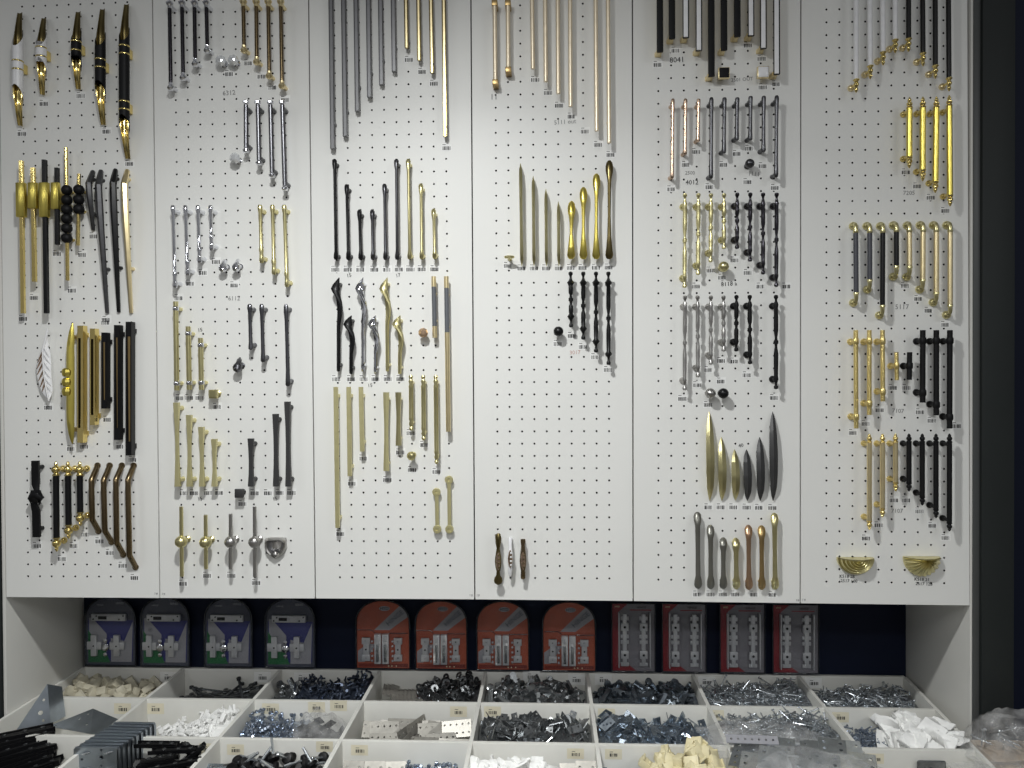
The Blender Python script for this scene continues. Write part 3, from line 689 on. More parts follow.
def balled(label, a, b, c, r, m):
    root = pull(label, 'rod pulls with a centre ball', a, b, 3.7, m, 'ball_pull', 'round', 1, .034, grip='rod')
    k = K(*c, .036); o = U(*c, .036)
    bm = bmesh.new(); lathe(bm, o, Vector((0, 0, 1)), [(d - r * k, q) for d, q in ball_prof(0, r * k, 12)], 24); part(root, 'ball', bm, m)
    bm = bmesh.new(); lathe(bm, Vector((o.x, 0, o.z)), Vector((0, -1, 0)), [(0, .009), (.003, .009), (.006, .005), (.032, .005)], 14); part(root, 'post', bm, m)
balled('gold rod pull with a ball at its centre, longer of two gold', (181.2, 506.6), (181.9, 576.3), (181.2, 541.7), 6, PGOLD)
balled('gold rod pull with a ball at its centre, shorter of two gold', (205.6, 515), (206, 568.9), (205.6, 542.3), 6, PGOLD)
balled('silver rod pull with a ball at its centre, shorter of two silver', (230.7, 514), (230.5, 568.9), (230.6, 542), 6, NICKEL)
balled('silver rod pull with a ball at its centre, longer of two silver', (254.6, 506.6), (255, 576.7), (254.6, 542), 6, NICKEL)
def recess():
    c = U(275.7, 546); root = thing('cup_pull', 'satin silver crescent cup pull with pointed tip, beside silver ball pulls', 'handle', Vector((c.x, 0, c.z)))
    k = K(275.7, 546)
    def P(x, y, st): return U(x, y, st)
    # outer ring: a band round the half disc, deeper at the bottom
    arc = [(266.6, 540), (266.4, 546), (268, 551), (271.2, 554.3), (275.4, 557.2), (279.6, 554.3), (283, 551), (285, 546), (285, 540)]
    bm = bmesh.new(); sweep(bm, [(P(x, y, .008), 1.5 * k, .008) for x, y in arc], 'round8', side=Vector((0, -1, 0)).cross(Vector((0, 0, 1)))); part(root, 'ring', bm, NICKEL)
    bm = bmesh.new(); sweep(bm, [(P(266, 540.5, .010), 1.6 * k, .010), (P(270, 539.4, .012), 2 * k, .012), (P(281, 539.4, .012), 2 * k, .012), (P(285.4, 540.5, .010), 1.6 * k, .010)], 'round8'); part(root, 'lip', bm, NICKEL)
    bm = bmesh.new(); vs = []
    for i in range(13):
        th = PI * i / 12
        vs.append([bm.verts.new(P(275.7 - 9 * math.cos(th) * f, 541.5 + 12 * math.sin(th) * f, .002 + .012 * (1 - f) ** .7)) for f in (1, .8, .55, .3, .05)])
    for i in range(12):
        for j in range(4): bm.faces.new((vs[i][j], vs[i + 1][j], vs[i + 1][j + 1], vs[i][j + 1]))
    part(root, 'shell', bm, CHROME)
    bm = bmesh.new(); lathe(bm, U(275.6, 553.5, .012), Vector((0, 0, -1)), [(-2.6 * k, .2 * k), (-1 * k, 2 * k), (1 * k, 2.4 * k), (3.4 * k, .6 * k)], 10); part(root, 'tip', bm, NICKEL)
recess()

# --- door 3 ------------------------------------------------------------------------------
for i, (xa, xb, yb) in enumerate(((331.5, 333.3, 149), (344, 345.8, 136.5), (356.4, 357.9, 111.5), (369, 370, 97.5), (381, 382, 85), (393.7, 394.6, 71.9))):
    ya = -60 + 3 * i
    root = pull('grey aluminium profile pull running up out of frame, %s of six' % R6[i], 'grey aluminium profile pulls', (xa - .7, ya), (xb, yb), 3.4, ALU, 'profile_pull', 'rect', 1.5, .018, post=dict(off=26, r=4.4, m=DGUN))
    a, b = U(xa - 2.9, ya, .014), U(xb - 2.2, yb, .014); k = K(xb, yb)
    bm = bmesh.new(); sweep(bm, [(a, .5 * k, .005), (b, .5 * k, .005)], 'rect'); part(root, 'back_rail', bm, DGUN)
for i, (xa, xb, yb) in enumerate(((443.7, 445.3, 136.5), (430.6, 432.2, 73), (418.2, 419.3, 60.4), (405.7, 406.8, 48))):
    root = pull('slim gold bar pull with dark sides running out of frame, %s of four' % R4[i], 'slim gold bar pulls', (xa - .4, -50), (xb, yb), 2.0, SGOLD, 'bar_pull', 'rect', 1.2, .026, post=dict(off=9, r=3.2, m=BLACK))
    k = K(xb, yb, .02); bm = bmesh.new(); sweep(bm, [(U(xa - .4, -50, .019), 2.1 * k, .006), (U(xb + .2, yb, .019), 2.1 * k, .006)], 'rect'); part(root, 'dark_side', bm, DBRASS)
LOLLI = lambda L: [(0, 3), (1.5 / L, 4.8), (5 / L, 4.8), (11 / L, 3), (.5, 2.9), (1 - 9 / L, 3), (1 - 5 / L, 4.4), (1 - 2 / L, 4.8), (1, 3.4)]
for m, cols, rows in ((BLACK, 'black', ((334.5, 159.4, 336, 259.6), (346.7, 184.8, 348.4, 259.6), (359.4, 210.2, 360.8, 259.6))),
                      (DGUN, 'gunmetal grey', ((396.4, 159.4, 397.3, 259.6), (384.5, 184.3, 385.5, 259.6), (372.3, 210.2, 373, 259.6))),
                      (PGOLD, 'pale gold', ((408.2, 159.4, 409.7, 259.2), (420.9, 184, 421.8, 259.2), (433.6, 209.3, 434.8, 258.6)))):
    for i, (xa, ya, xb, yb) in enumerate(rows):
        pull('%s slim pull with knobbed ends, %s of three' % (cols, R3[i]), 'slim pulls with knobbed ends', (xa, ya), (xb, yb), 4, m, 'knobbed_pull', 'round', 1, .026,
             sp=[(0, .022), (.1, .027), (.9, .027), (1, .022)], prof=LOLLI(yb - ya), post=dict(off=4, r=4.2, fr=5))
def twisted(label, x0, y0, y1, x1, long, m):
    s = .026; H = y1 - y0
    f = 1.0 if long else .62
    def X(y): return x0 + (x1 - x0) * (y - y0) / H
    c = U(X((y0 + y1) / 2), (y0 + y1) / 2, s); root = thing('twisted_pull', label, 'handle', Vector((c.x, 0, c.z)), 'twisted ribbon pulls')
    k = K(x0, y0, s)
    d = 1.0 if long else .8
    # the ribbon: fin, turn, bulge, stem (px offsets from the axis)
    tab = [(0, 1.2, .8, 0), (4 * d, -.4, 4.0, .05), (8 * d, -1.9, 7.2, .08), (11 * d, -2.6, 8.8, .15), (14 * d, -2.0, 7.4, .5), (18 * d, -.2, 5.6, .8), (24 * d, 1.2, 5.4, .4), (30 * d, 1.8, 5.6, 0), (36 * d, 1.6, 5.2, -.1), (42 * d, .9, 4.4, 0), (48 * d, .3, 3.7, 0)]
    P, tw = [], []
    for y, ox, w, t in tab:
        if y > H - 8: break
        P.append((U(X(y0 + y) + ox, y0 + y, s + .004 * math.sin(t * 2)), w * k / 2, 1.6 * k)); tw.append(t)
    P.append((U(x1, y1 - 2, s - .004), 3.6 * k / 2, 1.8 * k)); tw.append(0); P.append((U(x1, y1, s - .008), 3.4 * k / 2, 1.6 * k)); tw.append(0)
    bm = bmesh.new(); sweep(bm, P, 'lens', twist=tw); part(root, 'ribbon', bm, m, sharp=25)
    bm = bmesh.new(); Q = []
    for y, ox, w in ((10 * d, -4.6, 1.6), (15 * d, -3.2, 2.6), (20 * d, -.6, 3), (26 * d, 2.0, 3), (32 * d, 3.0, 2.6), (38 * d, 2.2, 2), (46 * d, .6, 1.2)):
        if y > H - 4: break
        Q.append((U(X(y0 + y) + ox, y0 + y, s + .006), w * k / 2, w * k / 2))
    sweep(bm, Q, 'round8'); part(root, 'strand', bm, m)
    for y in (y0 + 6 * d, y1 - 6):
        q = U(X(y), y, s); bm = bmesh.new(); lathe(bm, Vector((q.x, 0, q.z)), Vector((0, -1, 0)), [(0, .005), (s, .004)], 10); part(root, 'post', bm, m)
for nm, m, xl, xl1, xs, xs1 in (('black', BLACK, 338, 338.4, 350.3, 351), ('chrome', CHROME, 362.1, 363, 374.7, 375.5), ('gold', PGOLD, 386.2, 387.4, 399.2, 399.7)):
    twisted('%s twisted ribbon pull with pointed fin top, longer %s one' % (nm, nm), xl, 277.7, 370.8, xl1, True, m)
    twisted('%s twisted ribbon pull with pointed fin top, shorter %s one' % (nm, nm), xs, 315.5, 373.4, xs1, False, m)
knob('round amber crystal knob beside the slate bars', None, 423.1, 332.7, 4.9, AMBER, 'crystal', nm=ROSE)
def twotone(label, a, b, u0, u1):
    s = .024
    root = pull(label, 'slate bars with gold ends', (a[0] + (b[0] - a[0]) * u0, a[1] + (b[1] - a[1]) * u0), (a[0] + (b[0] - a[0]) * u1, a[1] + (b[1] - a[1]) * u1), 4.6, STEELG, 'two_tone_pull', 'round16', 1, s,
                post=dict(off=6, r=4, m=SGOLD))
    k = K(*a, s)
    for v0, v1 in ((0, u0), (u1, 1)):
        bm = bmesh.new(); sweep(bm, [(U(a[0] + (b[0] - a[0]) * v, a[1] + (b[1] - a[1]) * v, s), 2.35 * k, 2.35 * k) for v in (v0, v1)], 'round16'); part(root, 'gold_end', bm, SGOLD)
twotone('short slate grey bar pull with gold ends above amber knob', (433.6, 276.5), (434.8, 337.8), .17, .81)
twotone('very long gold bar pull with slate grey upper section', (446.3, 276.5), (448.4, 431.6), .075, .36)
for i, (xa, xb, yb) in enumerate(((335.8, 337.7, 527.6), (348.7, 349.9, 476), (360.9, 362.3, 451.4))):
    pull('plain pale gold flat bar pull, %s of three' % R3[i], 'plain pale gold bars', (xa, 386.9), (xb, yb), 4, PALE, 'bar_pull', 'rect', 1, .026, post=dict(off=9, r=3.4, sq=1))
for i, (xa, xb, yb) in enumerate(((386.2, 386.4, 470.8), (398.4, 398.6, 445.5))):
    pull('gold fluted hourglass pull, %s of two' % R2[i], 'fluted hourglass pulls', (xa, 392.3), (xb, yb), 5, PALE if i == 0 else PGOLD, 'hourglass_pull', 'hex', .8, .026,
         prof=[(0, 6.6), (.1, 6.2), (.35, 4.8), (.5, 4.5), (.65, 4.8), (.9, 6), (1, 6.4)], post=dict(off=7, r=4))
for i, (xa, xb, yb) in enumerate(((435.7, 436.6, 463.8), (423.2, 423.7, 440.3), (410.8, 411.3, 430.5))):
    L = yb - 375
    zig = [(0, 2.5), (2 / L, 4.6), (4 / L, 3), (6.5 / L, 5), (9 / L, 3.2), (11.5 / L, 5), (13 / L, 4.4)]
    pull('gold bar pull with rope-twisted ends, %s of three' % R3[i], 'rope-ended gold bars', (xa, 375), (xb, yb), 4.6, PGOLD, 'rope_pull', 'round', .9, .026,
         prof=zig + [(1 - u, w) for u, w in reversed(zig)], post=dict(off=8, r=4))
knob('small pale gold octagonal knob under the shortest rope-ended bar', None, 411.3, 456, 4.6, PGOLD, 'crystal', s=.03)
for i, (xa, ya, xb, yb) in enumerate(((449, 479.7, 449.5, 529), (436.6, 492, 437.3, 529))):
    root = pull('pale gold strip pull with round disc ends, %s of two' % R2[i], 'disc-ended strip pulls', (xa, ya), (xb, yb), 3.6, PALE, 'disc_pull', 'rect', .5, .014, post=dict(off=.01, r=3.6))
    for x, y in ((xa, ya), (xb, yb)):
        k = K(x, y, .016); bm = bmesh.new(); o = U(x, y, .012)
        lathe(bm, o, Vector((0, -1, 0)), [(0, 4.2 * k), (.004, 4.2 * k), (.005, 3.8 * k), (.0052, 1.6 * k), (.003, 1.4 * k)], 20); part(root, 'disc', bm, PALE)

# --- door 4 ------------------------------------------------------------------------------
for i, (xa, xb, yb) in enumerate(((494.6, 495.4, 82), (507.9, 508.3, 69.4))):
    root = pull('champagne bar pull capped by square copper ends, %s of two' % R2[i], 'champagne bars with square ends', (xa, 4), (xb, yb), 4.4, MGOLD, 'capped_pull', 'round16', 1, .03)
    for x, y in ((xa, 3.5), (xb, yb + .6)):
        p = U(x, y, .03); k = K(x, y, .03); bm = bmesh.new(); box(bm, p.x - 2.9 * k, p.x + 2.9 * k, -.036, 0, p.z - 2.7 * k, p.z + 2.7 * k, .001); part(root, 'end_block', bm, TAN)
for i, (xa, xb, yb) in enumerate(((608, 609.2, 143), (595.6, 596.7, 131), (570.4, 570.6, 106.7), (557.9, 558.3, 93.8), (545.4, 545.8, 81.7), (532, 532.9, 68.8))):
    pull('plain champagne gold bar pull running out of frame, %s of six' % R6[i], 'plain champagne bars', (xa - .5, -60 + 4 * i), (xb, yb), 4.2, MGOLD, 'bar_pull', 'round16', 1, .032, post=dict(off=24, r=3.6))
for i, (xa, ya, xb, yb) in enumerate(((520.5, 163.5, 521.8, 266), (533.2, 176.2, 534, 266), (545.9, 189, 546.5, 266), (558.4, 201.6, 558.9, 266))):
    L = yb - ya
    pull('slender pale gold needle pull pointed at both ends, %s of four' % R4[i], 'needle pulls', (xa, ya), (xb, yb), 3.8, PGOLD, 'needle_pull', 'hex', 1, .028,
         sp=[(0, .014), (6 / L, .024), (.2, .03), (.8, .03), (1 - 6 / L, .024), (1, .014)], prof=[(0, .5), (6 / L, 3.2), (12 / L, 3.8), (.5, 3.4), (1 - 12 / L, 3.8), (1 - 6 / L, 3.4), (1, .6)], post=dict(off=9, r=3))
def tknob():
    o = U(509.3, 257, .03); k = K(509.3, 257, .03)
    root = thing('cabinet_knob', 'small flat pale gold oval knob beside the needle pulls', 'knob', Vector((o.x, 0, o.z)))
    bm = bmesh.new(); lathe(bm, Vector((o.x, 0, o.z)), Vector((0, -1, 0)), [(0, .006), (.003, .006), (.006, .004), (.028, .004)], 12); part(root, 'neck', bm, PGOLD)
    bm = bmesh.new(); sweep(bm, [(o + Vector((dx * k, 0, 0)), w * k, w * k * 1.6) for dx, w in ((-5.2, .4), (-4.4, 1.3), (-2, 1.7), (2, 1.7), (4.4, 1.3), (5.2, .4))], 'round', side=Vector((0, 0, 1))); part(root, 'head', bm, PGOLD)
tknob()
for i, (xa, ya, xb, yb) in enumerate(((609.4, 160.5, 609.2, 259.2), (596.5, 173.7, 596.1, 259.2), (583.4, 187.3, 583.4, 259.2), (571.6, 201.3, 571, 259.2))):
    L = yb - ya
    pull('gold bow-tie pull with rounded spoon top, %s of four' % R4[i], 'gold bow-tie pulls', (xa, ya), (xb, yb), 7, YGOLD if i else DBRASS, 'bow_tie_pull', 'lens', .7, .03,
         sp=[(0, .022), (.2, .03), (.8, .03), (1, .024)], prof=[(0, 2.5), (2 / L, 5.8), (6 / L, 7.6), (11 / L, 7.2), (17 / L, 4.6), (22 / L, 3.6), (.55, 2.9), (1 - 22 / L, 4.2), (1 - 12 / L, 6), (1 - 4 / L, 7.8), (1 - 1.5 / L, 6.2), (1, 3)], post=dict(off=9, r=4))
def turned(label, group, a, b, m, W=4.2, boss=None, bossoff=9, gname='turned_pull'):
    L = b[1] - a[1]; e = [(0, 2.2), (.8, 4.2), (2.6, 4.4), (4.2, 2.6), (6, 2.2), (bossoff - 2.6, W * .7), (bossoff, W * (1.55 if boss is None else 1.0)), (bossoff + 2.6, W * .8)]
    mid = [(.3, W * .92), (.38, W * .9), (.5 - 4.5 / L, W * .5), (.5 - 2 / L, W * .62), (.5 - 1.4 / L, W * .95), (.5 + 1.4 / L, W * .95), (.5 + 2 / L, W * .62), (.5 + 4.5 / L, W * .5), (.62, W * .9), (.7, W * .92)]
    return pull(label, group, a, b, W, m, gname, 'round16', 1, .032, prof=mirror(L, e, mid), post=dict(off=bossoff, r=3.4, fr=5, flange=boss), grip='spindle')
for i, (xa, xb, yb) in enumerate(((608.4, 608.6, 365), (596, 596, 352.5), (583.3, 583.3, 339.7), (570.6, 571.1, 327.5))):
    turned('black turned spindle pull with bulbous beads, %s of four beside ball knob' % R4[i], 'black turned spindle pulls', (xa, 271.7), (xb, yb), BLACK, 5.0, None, 11)
knob('glossy black ball knob below the gold bow-tie pulls', 'ball knobs', 558.4, 331.4, 5, BLACK)
def ornate(label, x, y0, y1, kind, m):
    s = .024; root = thing('ornate_pull', label, 'handle', Vector((U(x, (y0 + y1) / 2).x, 0, U(x, (y0 + y1) / 2).z)), 'ornate floral pulls')
    k = K(x, y0, s); H = y1 - y0
    if kind == 0:
        pr = [(0, 3), (4, 6.2), (9, 5.6), (15, 3.2), (19, 4.6), (24, 6.2), (29, 6.8), (34, 5.6), (38, 3.4), (42, 4), (44.5, 7.6), (47.5, 8.6), (50, 7), (51.4, 2)]
    elif kind == 1:
        pr = [(0, 2.6), (3, 3.6), (9, 3.4), (14, 3.4), (18, 5), (24, 6.2), (29, 5), (32, 3.8), (37, 4.2), (42, 3.6), (44, 2)]
    else:
        pr = [(0, 4.6), (3, 4.8), (6, 3.6), (10, 4.2), (15, 5.8), (22, 6.8), (28, 5.6), (32, 4), (36, 4.6), (39, 4.6), (40, 3)]
    pr = [(u * H / pr[-1][0], w) for u, w in pr]
    bm = bmesh.new(); sweep(bm, [(U(x, y0 + u, s + .006 * math.sin(PI * u / H)), w * k / 2, w * k * .3) for u, w in pr], 'round'); part(root, 'grip', bm, m)
    c = {0: 28, 1: 24.5, 2: 22}[kind] * H / {0: 51.4, 1: 44, 2: 40}[kind]
    bm = bmesh.new(); sweep(bm, [(U(x, y0 + c + dy, s + .0085), w * k / 2, .003) for dy, w in ((-9, .6), (-6, 3.4), (0, 5), (6, 3.4), (9, .6))], 'round'); md = part(root, 'medallion', bm, ROSE)
    for dy in (-6, -2, 2, 6):
        bm = bmesh.new(); lathe(bm, U(x + (.7 if dy % 4 else -.7), y0 + c + dy, s + .009), Vector((0, -1, 0)), [(0, 1.2 * k), (.0025, 1 * k), (.0035, .3 * k)], 8); part(md, 'flower_bead', bm, m)
    if kind == 0:
        for dx, lean in ((-1.6, -3), (1.2, 1.4)):
            bm = bmesh.new(); sweep(bm, [(U(x + dx * .4, y0 + 17, s + .006), .6 * k, .002), (U(x + dx * .8, y0 + 9, s + .010), 1.3 * k, .002), (U(x + dx + lean * .4, y0 + 1, s + .006), .5 * k, .0015)], 'round8'); part(root, 'leaf', bm, m)
    for y in (y0 + 4, y1 - 4):
        q = U(x, y, s); bm = bmesh.new(); lathe(bm, Vector((q.x, 0, q.z)), Vector((0, -1, 0)), [(0, .006), (s, .004)], 10); part(root, 'post', bm, m)
ornate('dark green-bronze floral pull with leaf top and disc foot', 498.2, 533.3, 584.7, 0, DBRASS)
ornate('white enamel floral pull with rosy oval medallion', 510.2, 537.4, 576, 1, WHITE)
ornate('brown bronze floral pull with oval medallion', 523, 539, 579, 2, BRASS)

# --- door 5 ------------------------------------------------------------------------------
FACE5 = [(660, 52, 0), (672, 38.75, 0), (685.8, 37.8, 1), (698.9, 50.8, 1), (711.4, 76.6, 0), (724, 50.3, 0), (737.3, 36.7, 0), (751, 36, 1), (763.4, 48.75, 1), (776.7, 74.5, 1)]
F5LAB = ['gold-backed black face bar, first on the bare side of the row', 'short gold-backed black face bar above the handwritten number', 'short gold-backed white face bar next to two black ones',
         'gold-backed white face bar next to the longest black one', 'longest gold-backed black face bar of the row', 'gold-backed black face bar hanging above the black square knob',
         'short gold-backed black face bar beside a short white one', 'short gold-backed white face bar beside a short black one', 'gold-backed white face bar hanging above the white square knob', 'longest gold-backed white face bar of the row']
for (x, yb, wh), lb in zip(FACE5, F5LAB):
    s = .036
    root = pull(lb, 'gold-backed face bars', (x - .3, -45), (x, yb), 6.2, MBLACK if not wh else BLACK, 'face_bar_pull', 'rect', .5, s)
    a, b = U(x - .3, -45, s - .010), U(x, yb, s - .010); k = K(x, yb, s)
    bm = bmesh.new(); sweep(bm, [(a, 2.9 * k, .004), (b, 2.9 * k, .004)], 'rect'); part(root, 'gold_back', bm, SGOLD)
    if wh:
        bm = bmesh.new(); sweep(bm, [(U(x - .3, -45, s + .0085), 2.1 * k, .0012), (U(x, yb - 1, s + .0085), 2.1 * k, .0012)], 'rect'); part(root, 'white_inlay', bm, WHITE)
    for yy in (-33, yb - 3):
        p = U(x, yy, s); bm = bmesh.new(); sweep(bm, [(Vector((p.x, 0, p.z)), .0085, .006), (Vector((p.x, -.012, p.z)), .0065, .005), (Vector((p.x, -s + .012, p.z)), .0065, .005)], 'rect'); part(root, 'post', bm, SGOLD)
knob('square black knob with gold sides beneath a black face bar', 'square two-tone knobs', 724, 73, 5.0, MBLACK, 'square', rim=SGOLD)
knob('square white knob with gold sides beneath a white face bar', 'square two-tone knobs', 763.2, 72.3, 5.2, WHITE, 'square', rim=SGOLD)
SLIM = [(0, 2.4), (.012, 4), (.04, 4.6), (.1, 4.2), (.25, 3.7), (.5, 3.5), (.75, 3.7), (.9, 4.3), (.96, 4.6), (.988, 4), (1, 2.4)]
for i, (xa, ya, xb, yb) in enumerate(((672.8, 98.75, 672, 179), (685.5, 98.75, 685, 155), (698.6, 98.75, 698, 142))):
    pull('mirror rose-gold rod pull, %s of three' % R3[i], 'mirror rod pulls', (xa, ya), (xb, yb), 4, ROSE, 'rod_pull', 'round16', 1, .034, prof=[(u, w * .88) for u, w in SLIM], post=dict(off=4, r=3.4, fr=4.4))
GL = ['long gunmetal rod pull beside the rose-gold rods', 'middle-length gunmetal rod pull, next to the one beside rose-gold rods', 'short gunmetal rod pull with nothing beneath it',
      'short gunmetal rod pull straight above the gunmetal ball knob', 'middle-length gunmetal rod pull, last but one from the door seam', 'long gunmetal rod pull closest to the door seam']
for lb, (xa, ya, xb, yb) in zip(GL, ((711.4, 97.5, 711, 178.75), (724.5, 97.5, 723.9, 153.4), (737.3, 97.5, 736.7, 140.5), (750.6, 96.25, 750.2, 140.5), (763.75, 96, 763.4, 152.2), (776.7, 95.6, 776, 177.5))):
    pull(lb, 'gunmetal rod pulls', (xa, ya), (xb, yb), 4.4, DGUN, 'rod_pull', 'round16', 1, .034, prof=SLIM, post=dict(off=4, r=3.6, fr=4.8))
knob('dark gunmetal ball knob below the gunmetal rod pulls', 'ball knobs', 749.7, 163.6, 4.7, DGUN)
for i, (xa, xb, yb) in enumerate(((685, 684.5, 287.8), (698.4, 698.1, 275), (711, 710.6, 262.3), (724, 724, 249))):
    turned('pale gold turned spindle pull, %s of four gold' % R4[i], 'gold turned spindle pulls', (xa, 193.3), (xb, yb), PGOLD, 4.7, 7.0, 11)
for i, (xa, xb, yb) in enumerate(((776.7, 776.25, 287), (763.1, 763.1, 274.5), (750.3, 750, 261.6), (737.2, 737, 249))):
    turned('shiny black turned spindle pull, %s of four beside gold spindles' % R4[i], 'shiny black turned spindle pulls', (xa, 192.7), (xb, yb), BCHR, 4.6, 7.0, 11)
knob('gold ball knob below the shortest gold spindle pull', 'ball knobs', 723.6, 266.7, 5.3, PGOLD)
for i, (xa, xb, yb) in enumerate(((685, 684.5, 390.4), (697.6, 697.9, 377.4), (710.8, 710.8, 364.7), (723.5, 723.6, 351.5))):
    turned('satin silver turned spindle pull, %s of four silver' % R4[i], 'silver turned spindle pulls', (xa, 295.6), (xb, yb), NICKEL, 4.5, 6.4, 10)
for i, (xa, xb, yb) in enumerate(((776, 776, 389.2), (749.7, 750, 364.3), (736.5, 736.2, 351.5))):
    turned('matte black turned spindle pull, %s of three beside silver spindles' % R3[i], 'matte black turned spindle pulls', (xa, 295), (xb, yb), MBLACK, 5.0, 7.0, 10)
knob('satin grey ball knob, one of a pair with a black one', 'ball knobs', 710.3, 393.4, 5.3, NICKEL)
knob('glossy black ball knob, paired with the satin grey one', 'ball knobs', 723.3, 393.4, 5.3, BLACK)
for nm, m, rows in (('gold', PGOLD, ((709.4, 411.5, 709.7, 500.7), (721.5, 437, 721.8, 500.7), (734.7, 449.4, 735.2, 500.3))),
                    ('charcoal', XGREY, ((772.8, 411.5, 773.1, 500.7), (759.8, 437, 760.2, 500.7), (746.6, 449.4, 747.3, 500.7)))):
    for i, (xa, ya, xb, yb) in enumerate(rows):
        pull('%s leaf-blade pull pointed at both ends, %s of three' % (nm, R3[i]), 'leaf-blade pulls', (xa, ya), (xb, yb), 8, m, 'leaf_pull', 'ridge', .45, .020, sp=[(0, .006), (.25, .022), (.55, .026), (.85, .018), (1, .005)],
             prof=[(0, .4), (.05, 2.8), (.13, 5.4), (.25, 7.2), (.45, 8.2), (.68, 8), (.85, 6.4), (.93, 4), (1, .6)], bend=[(0, -.2), (.2, .4), (.5, 1.0), (.8, .9), (.93, .3), (1, 0)], post=dict(at=[16, yb - ya - 14], r=4), smooth=22)
for m, lb, (xa, ya, xb, yb) in ((YGREY, 'dark silver pull with oval pad ends, longest of three', (697.5, 512, 698.2, 588.5)), (YGREY, 'dark silver pull with oval pad ends, middle-length of three', (710.5, 525, 710.8, 588.8)),
      (YGREY, 'dark silver pull with oval pad ends, shortest of three', (723.3, 537.5, 723.4, 588.8)), (PGOLD, 'short brass pull with oval pad ends beside shortest silver one', (735.9, 538, 736.6, 589)),
      (COPPER, 'copper-brown pull with oval pad ends', (748.5, 525, 749, 589.5)), (TAN, 'dark bronze pull with oval pad ends beside the copper one', (761.6, 525.5, 761.9, 589.5)), (PGOLD, 'long pale gold pull with oval pad ends near door seam', (774.5, 513, 775.2, 589.5))):
    L = yb - ya
    pull(lb, 'pulls with oval pad ends', (xa, ya), (xb, yb), 5, m, 'pad_pull', 'lens', .6, .026, sp=[(0, .014), (.16, .026), (.84, .026), (1, .012)],
         prof=[(0, 3), (2 / L, 6.6), (5 / L, 7.8), (9 / L, 7.2), (14 / L, 5), (.5, 4.4), (1 - 13 / L, 5), (1 - 8 / L, 7.2), (1 - 4 / L, 7.8), (1 - 1.5 / L, 6.4), (1, 3)], post=dict(off=6, r=4))

# --- door 6 ------------------------------------------------------------------------------
FIN6 = [(-1.2, 5), (-.6, 6.4), (0, 6.4), (1, 4.2), (2.2, 3.4), (3.4, 5.2), (5.2, 5.2), (6.6, 3.4), (7.6, 2.8), (8.8, 3.8), (10, 3.4), (11.2, 2.4), (12.6, 1)]
for nm, m, tops in (('white', WHITE, ((855.9, 856.2, 78.7), (869.4, 870.3, 65), (882.3, 883.1, 51.3), (895, 895.3, 39))), ('black', BLACK, ((948, 949, 77.3), (935, 935.4, 64.7), (922.2, 923, 52.2), (908.5, 908.6, 37.8)))):
    for i, (xa, xb, yb) in enumerate(tops):
        pull('long %s rod pull ending in a turned gold finial, %s of four' % (nm, R4[i]), 'long rods with gold finials', (xa, -55), (xb, yb + 1.6), 4.8, m, 'finial_pull', 'round16', 1, .034,
             post=dict(at=[-4, yb + 55 + 4.6], r=2.2, m=GOLD, flange=7, fm=SGOLD), fin=FIN6, finm=GOLD)
FINA = [(0, 4), (.5, 6), (1.6, 5.8), (2.6, 4), (3.6, 5.6), (5.4, 5.6), (6.8, 3), (7.8, 4), (9, 3.6), (10.4, 2), (11.6, 1)]
for i, (xa, ya, xb, yb) in enumerate(((949.3, 106.5, 950, 195), (936.3, 108, 935.4, 181.5), (922.8, 108, 922.7, 169.8), (909.5, 108.5, 909.3, 156.8))):
    pull('polished yellow gold bar with stepped finial ends, %s of four' % R4[i], 'polished gold finial bars', (xa, ya), (xb, yb), 5.6, YGOLD, 'finial_pull', 'round16', 1, .034,
         post=dict(at=[1.5, yb - ya - 1.5], r=3, m=GOLD, flange=6.5), fin=FINA, finm=GOLD)
def elbow(label, group, f0, a, b, f1, m, w=4.8):
    s = .034
    root = pull(label, group, a, b, w, m, 'elbow_pull', 'round16', 1, s)
    for f, e, sg in ((f0, a, -1), (f1, b, 1)):
        k = K(*e, s); r = 1.8 * k; E0 = U(*e, s); fl = U(*f, 0); out = Vector((0, 0, -sg))
        cz = fl.z
        P = [(E0, r * 1.25), (E0 + Vector((0, 0, (cz - E0.z) * .55)), r * 1.15), (Vector((E0.x * .95 + fl.x * .05, -s * .93, E0.z + (cz - E0.z) * .85)), r * 1.05), (Vector((E0.x * .8 + fl.x * .2, -s * .75, cz)), r), (Vector((fl.x, 0, cz)), r)]
        bm = bmesh.new(); sweep(bm, [(p, q, q) for p, q in P], 'round16'); eb = part(root, 'elbow', bm, PGOLD)
        R = 4.2 * k
        bm = bmesh.new(); lathe(bm, Vector((fl.x, 0, cz)), Vector((0, -1, 0)), [(0, R), (.004, R), (.007, R * .92), (.010, R * .6), (.0115, r * .9)], 20); part(eb, 'flange', bm, PGOLD)
        bm = bmesh.new(); lathe(bm, E0 - Vector((0, 0, -sg * .004)), Vector((0, 0, -sg)), [(0, w * k * .5), (.001, w * k * .56), (.005, w * k * .56), (.006, w * k * .45)], 16); part(eb, 'ferrule', bm, PGOLD)
G6 = 'elbow-ended bar pulls'
elbow('slate grey bar on gold elbow mounts, longer of two slate', G6, (852.9, 226.2), (855.7, 231.5), (856.2, 294), (852.9, 302.9), SLATE)
elbow('slate grey bar on gold elbow mounts, shorter of two slate', G6, (866.4, 226.2), (869.7, 231.5), (869.8, 281), (866.9, 289.6), SLATE)
elbow('black bar on gold elbow mounts, longer of two black', G6, (880, 226.2), (882.8, 231.5), (882.5, 306.6), (879, 315.4), BLACK)
elbow('black bar on gold elbow mounts, shorter of two black', G6, (892.8, 225.4), (896.4, 230.6), (896.5, 267.3), (892.8, 276.8), BLACK)
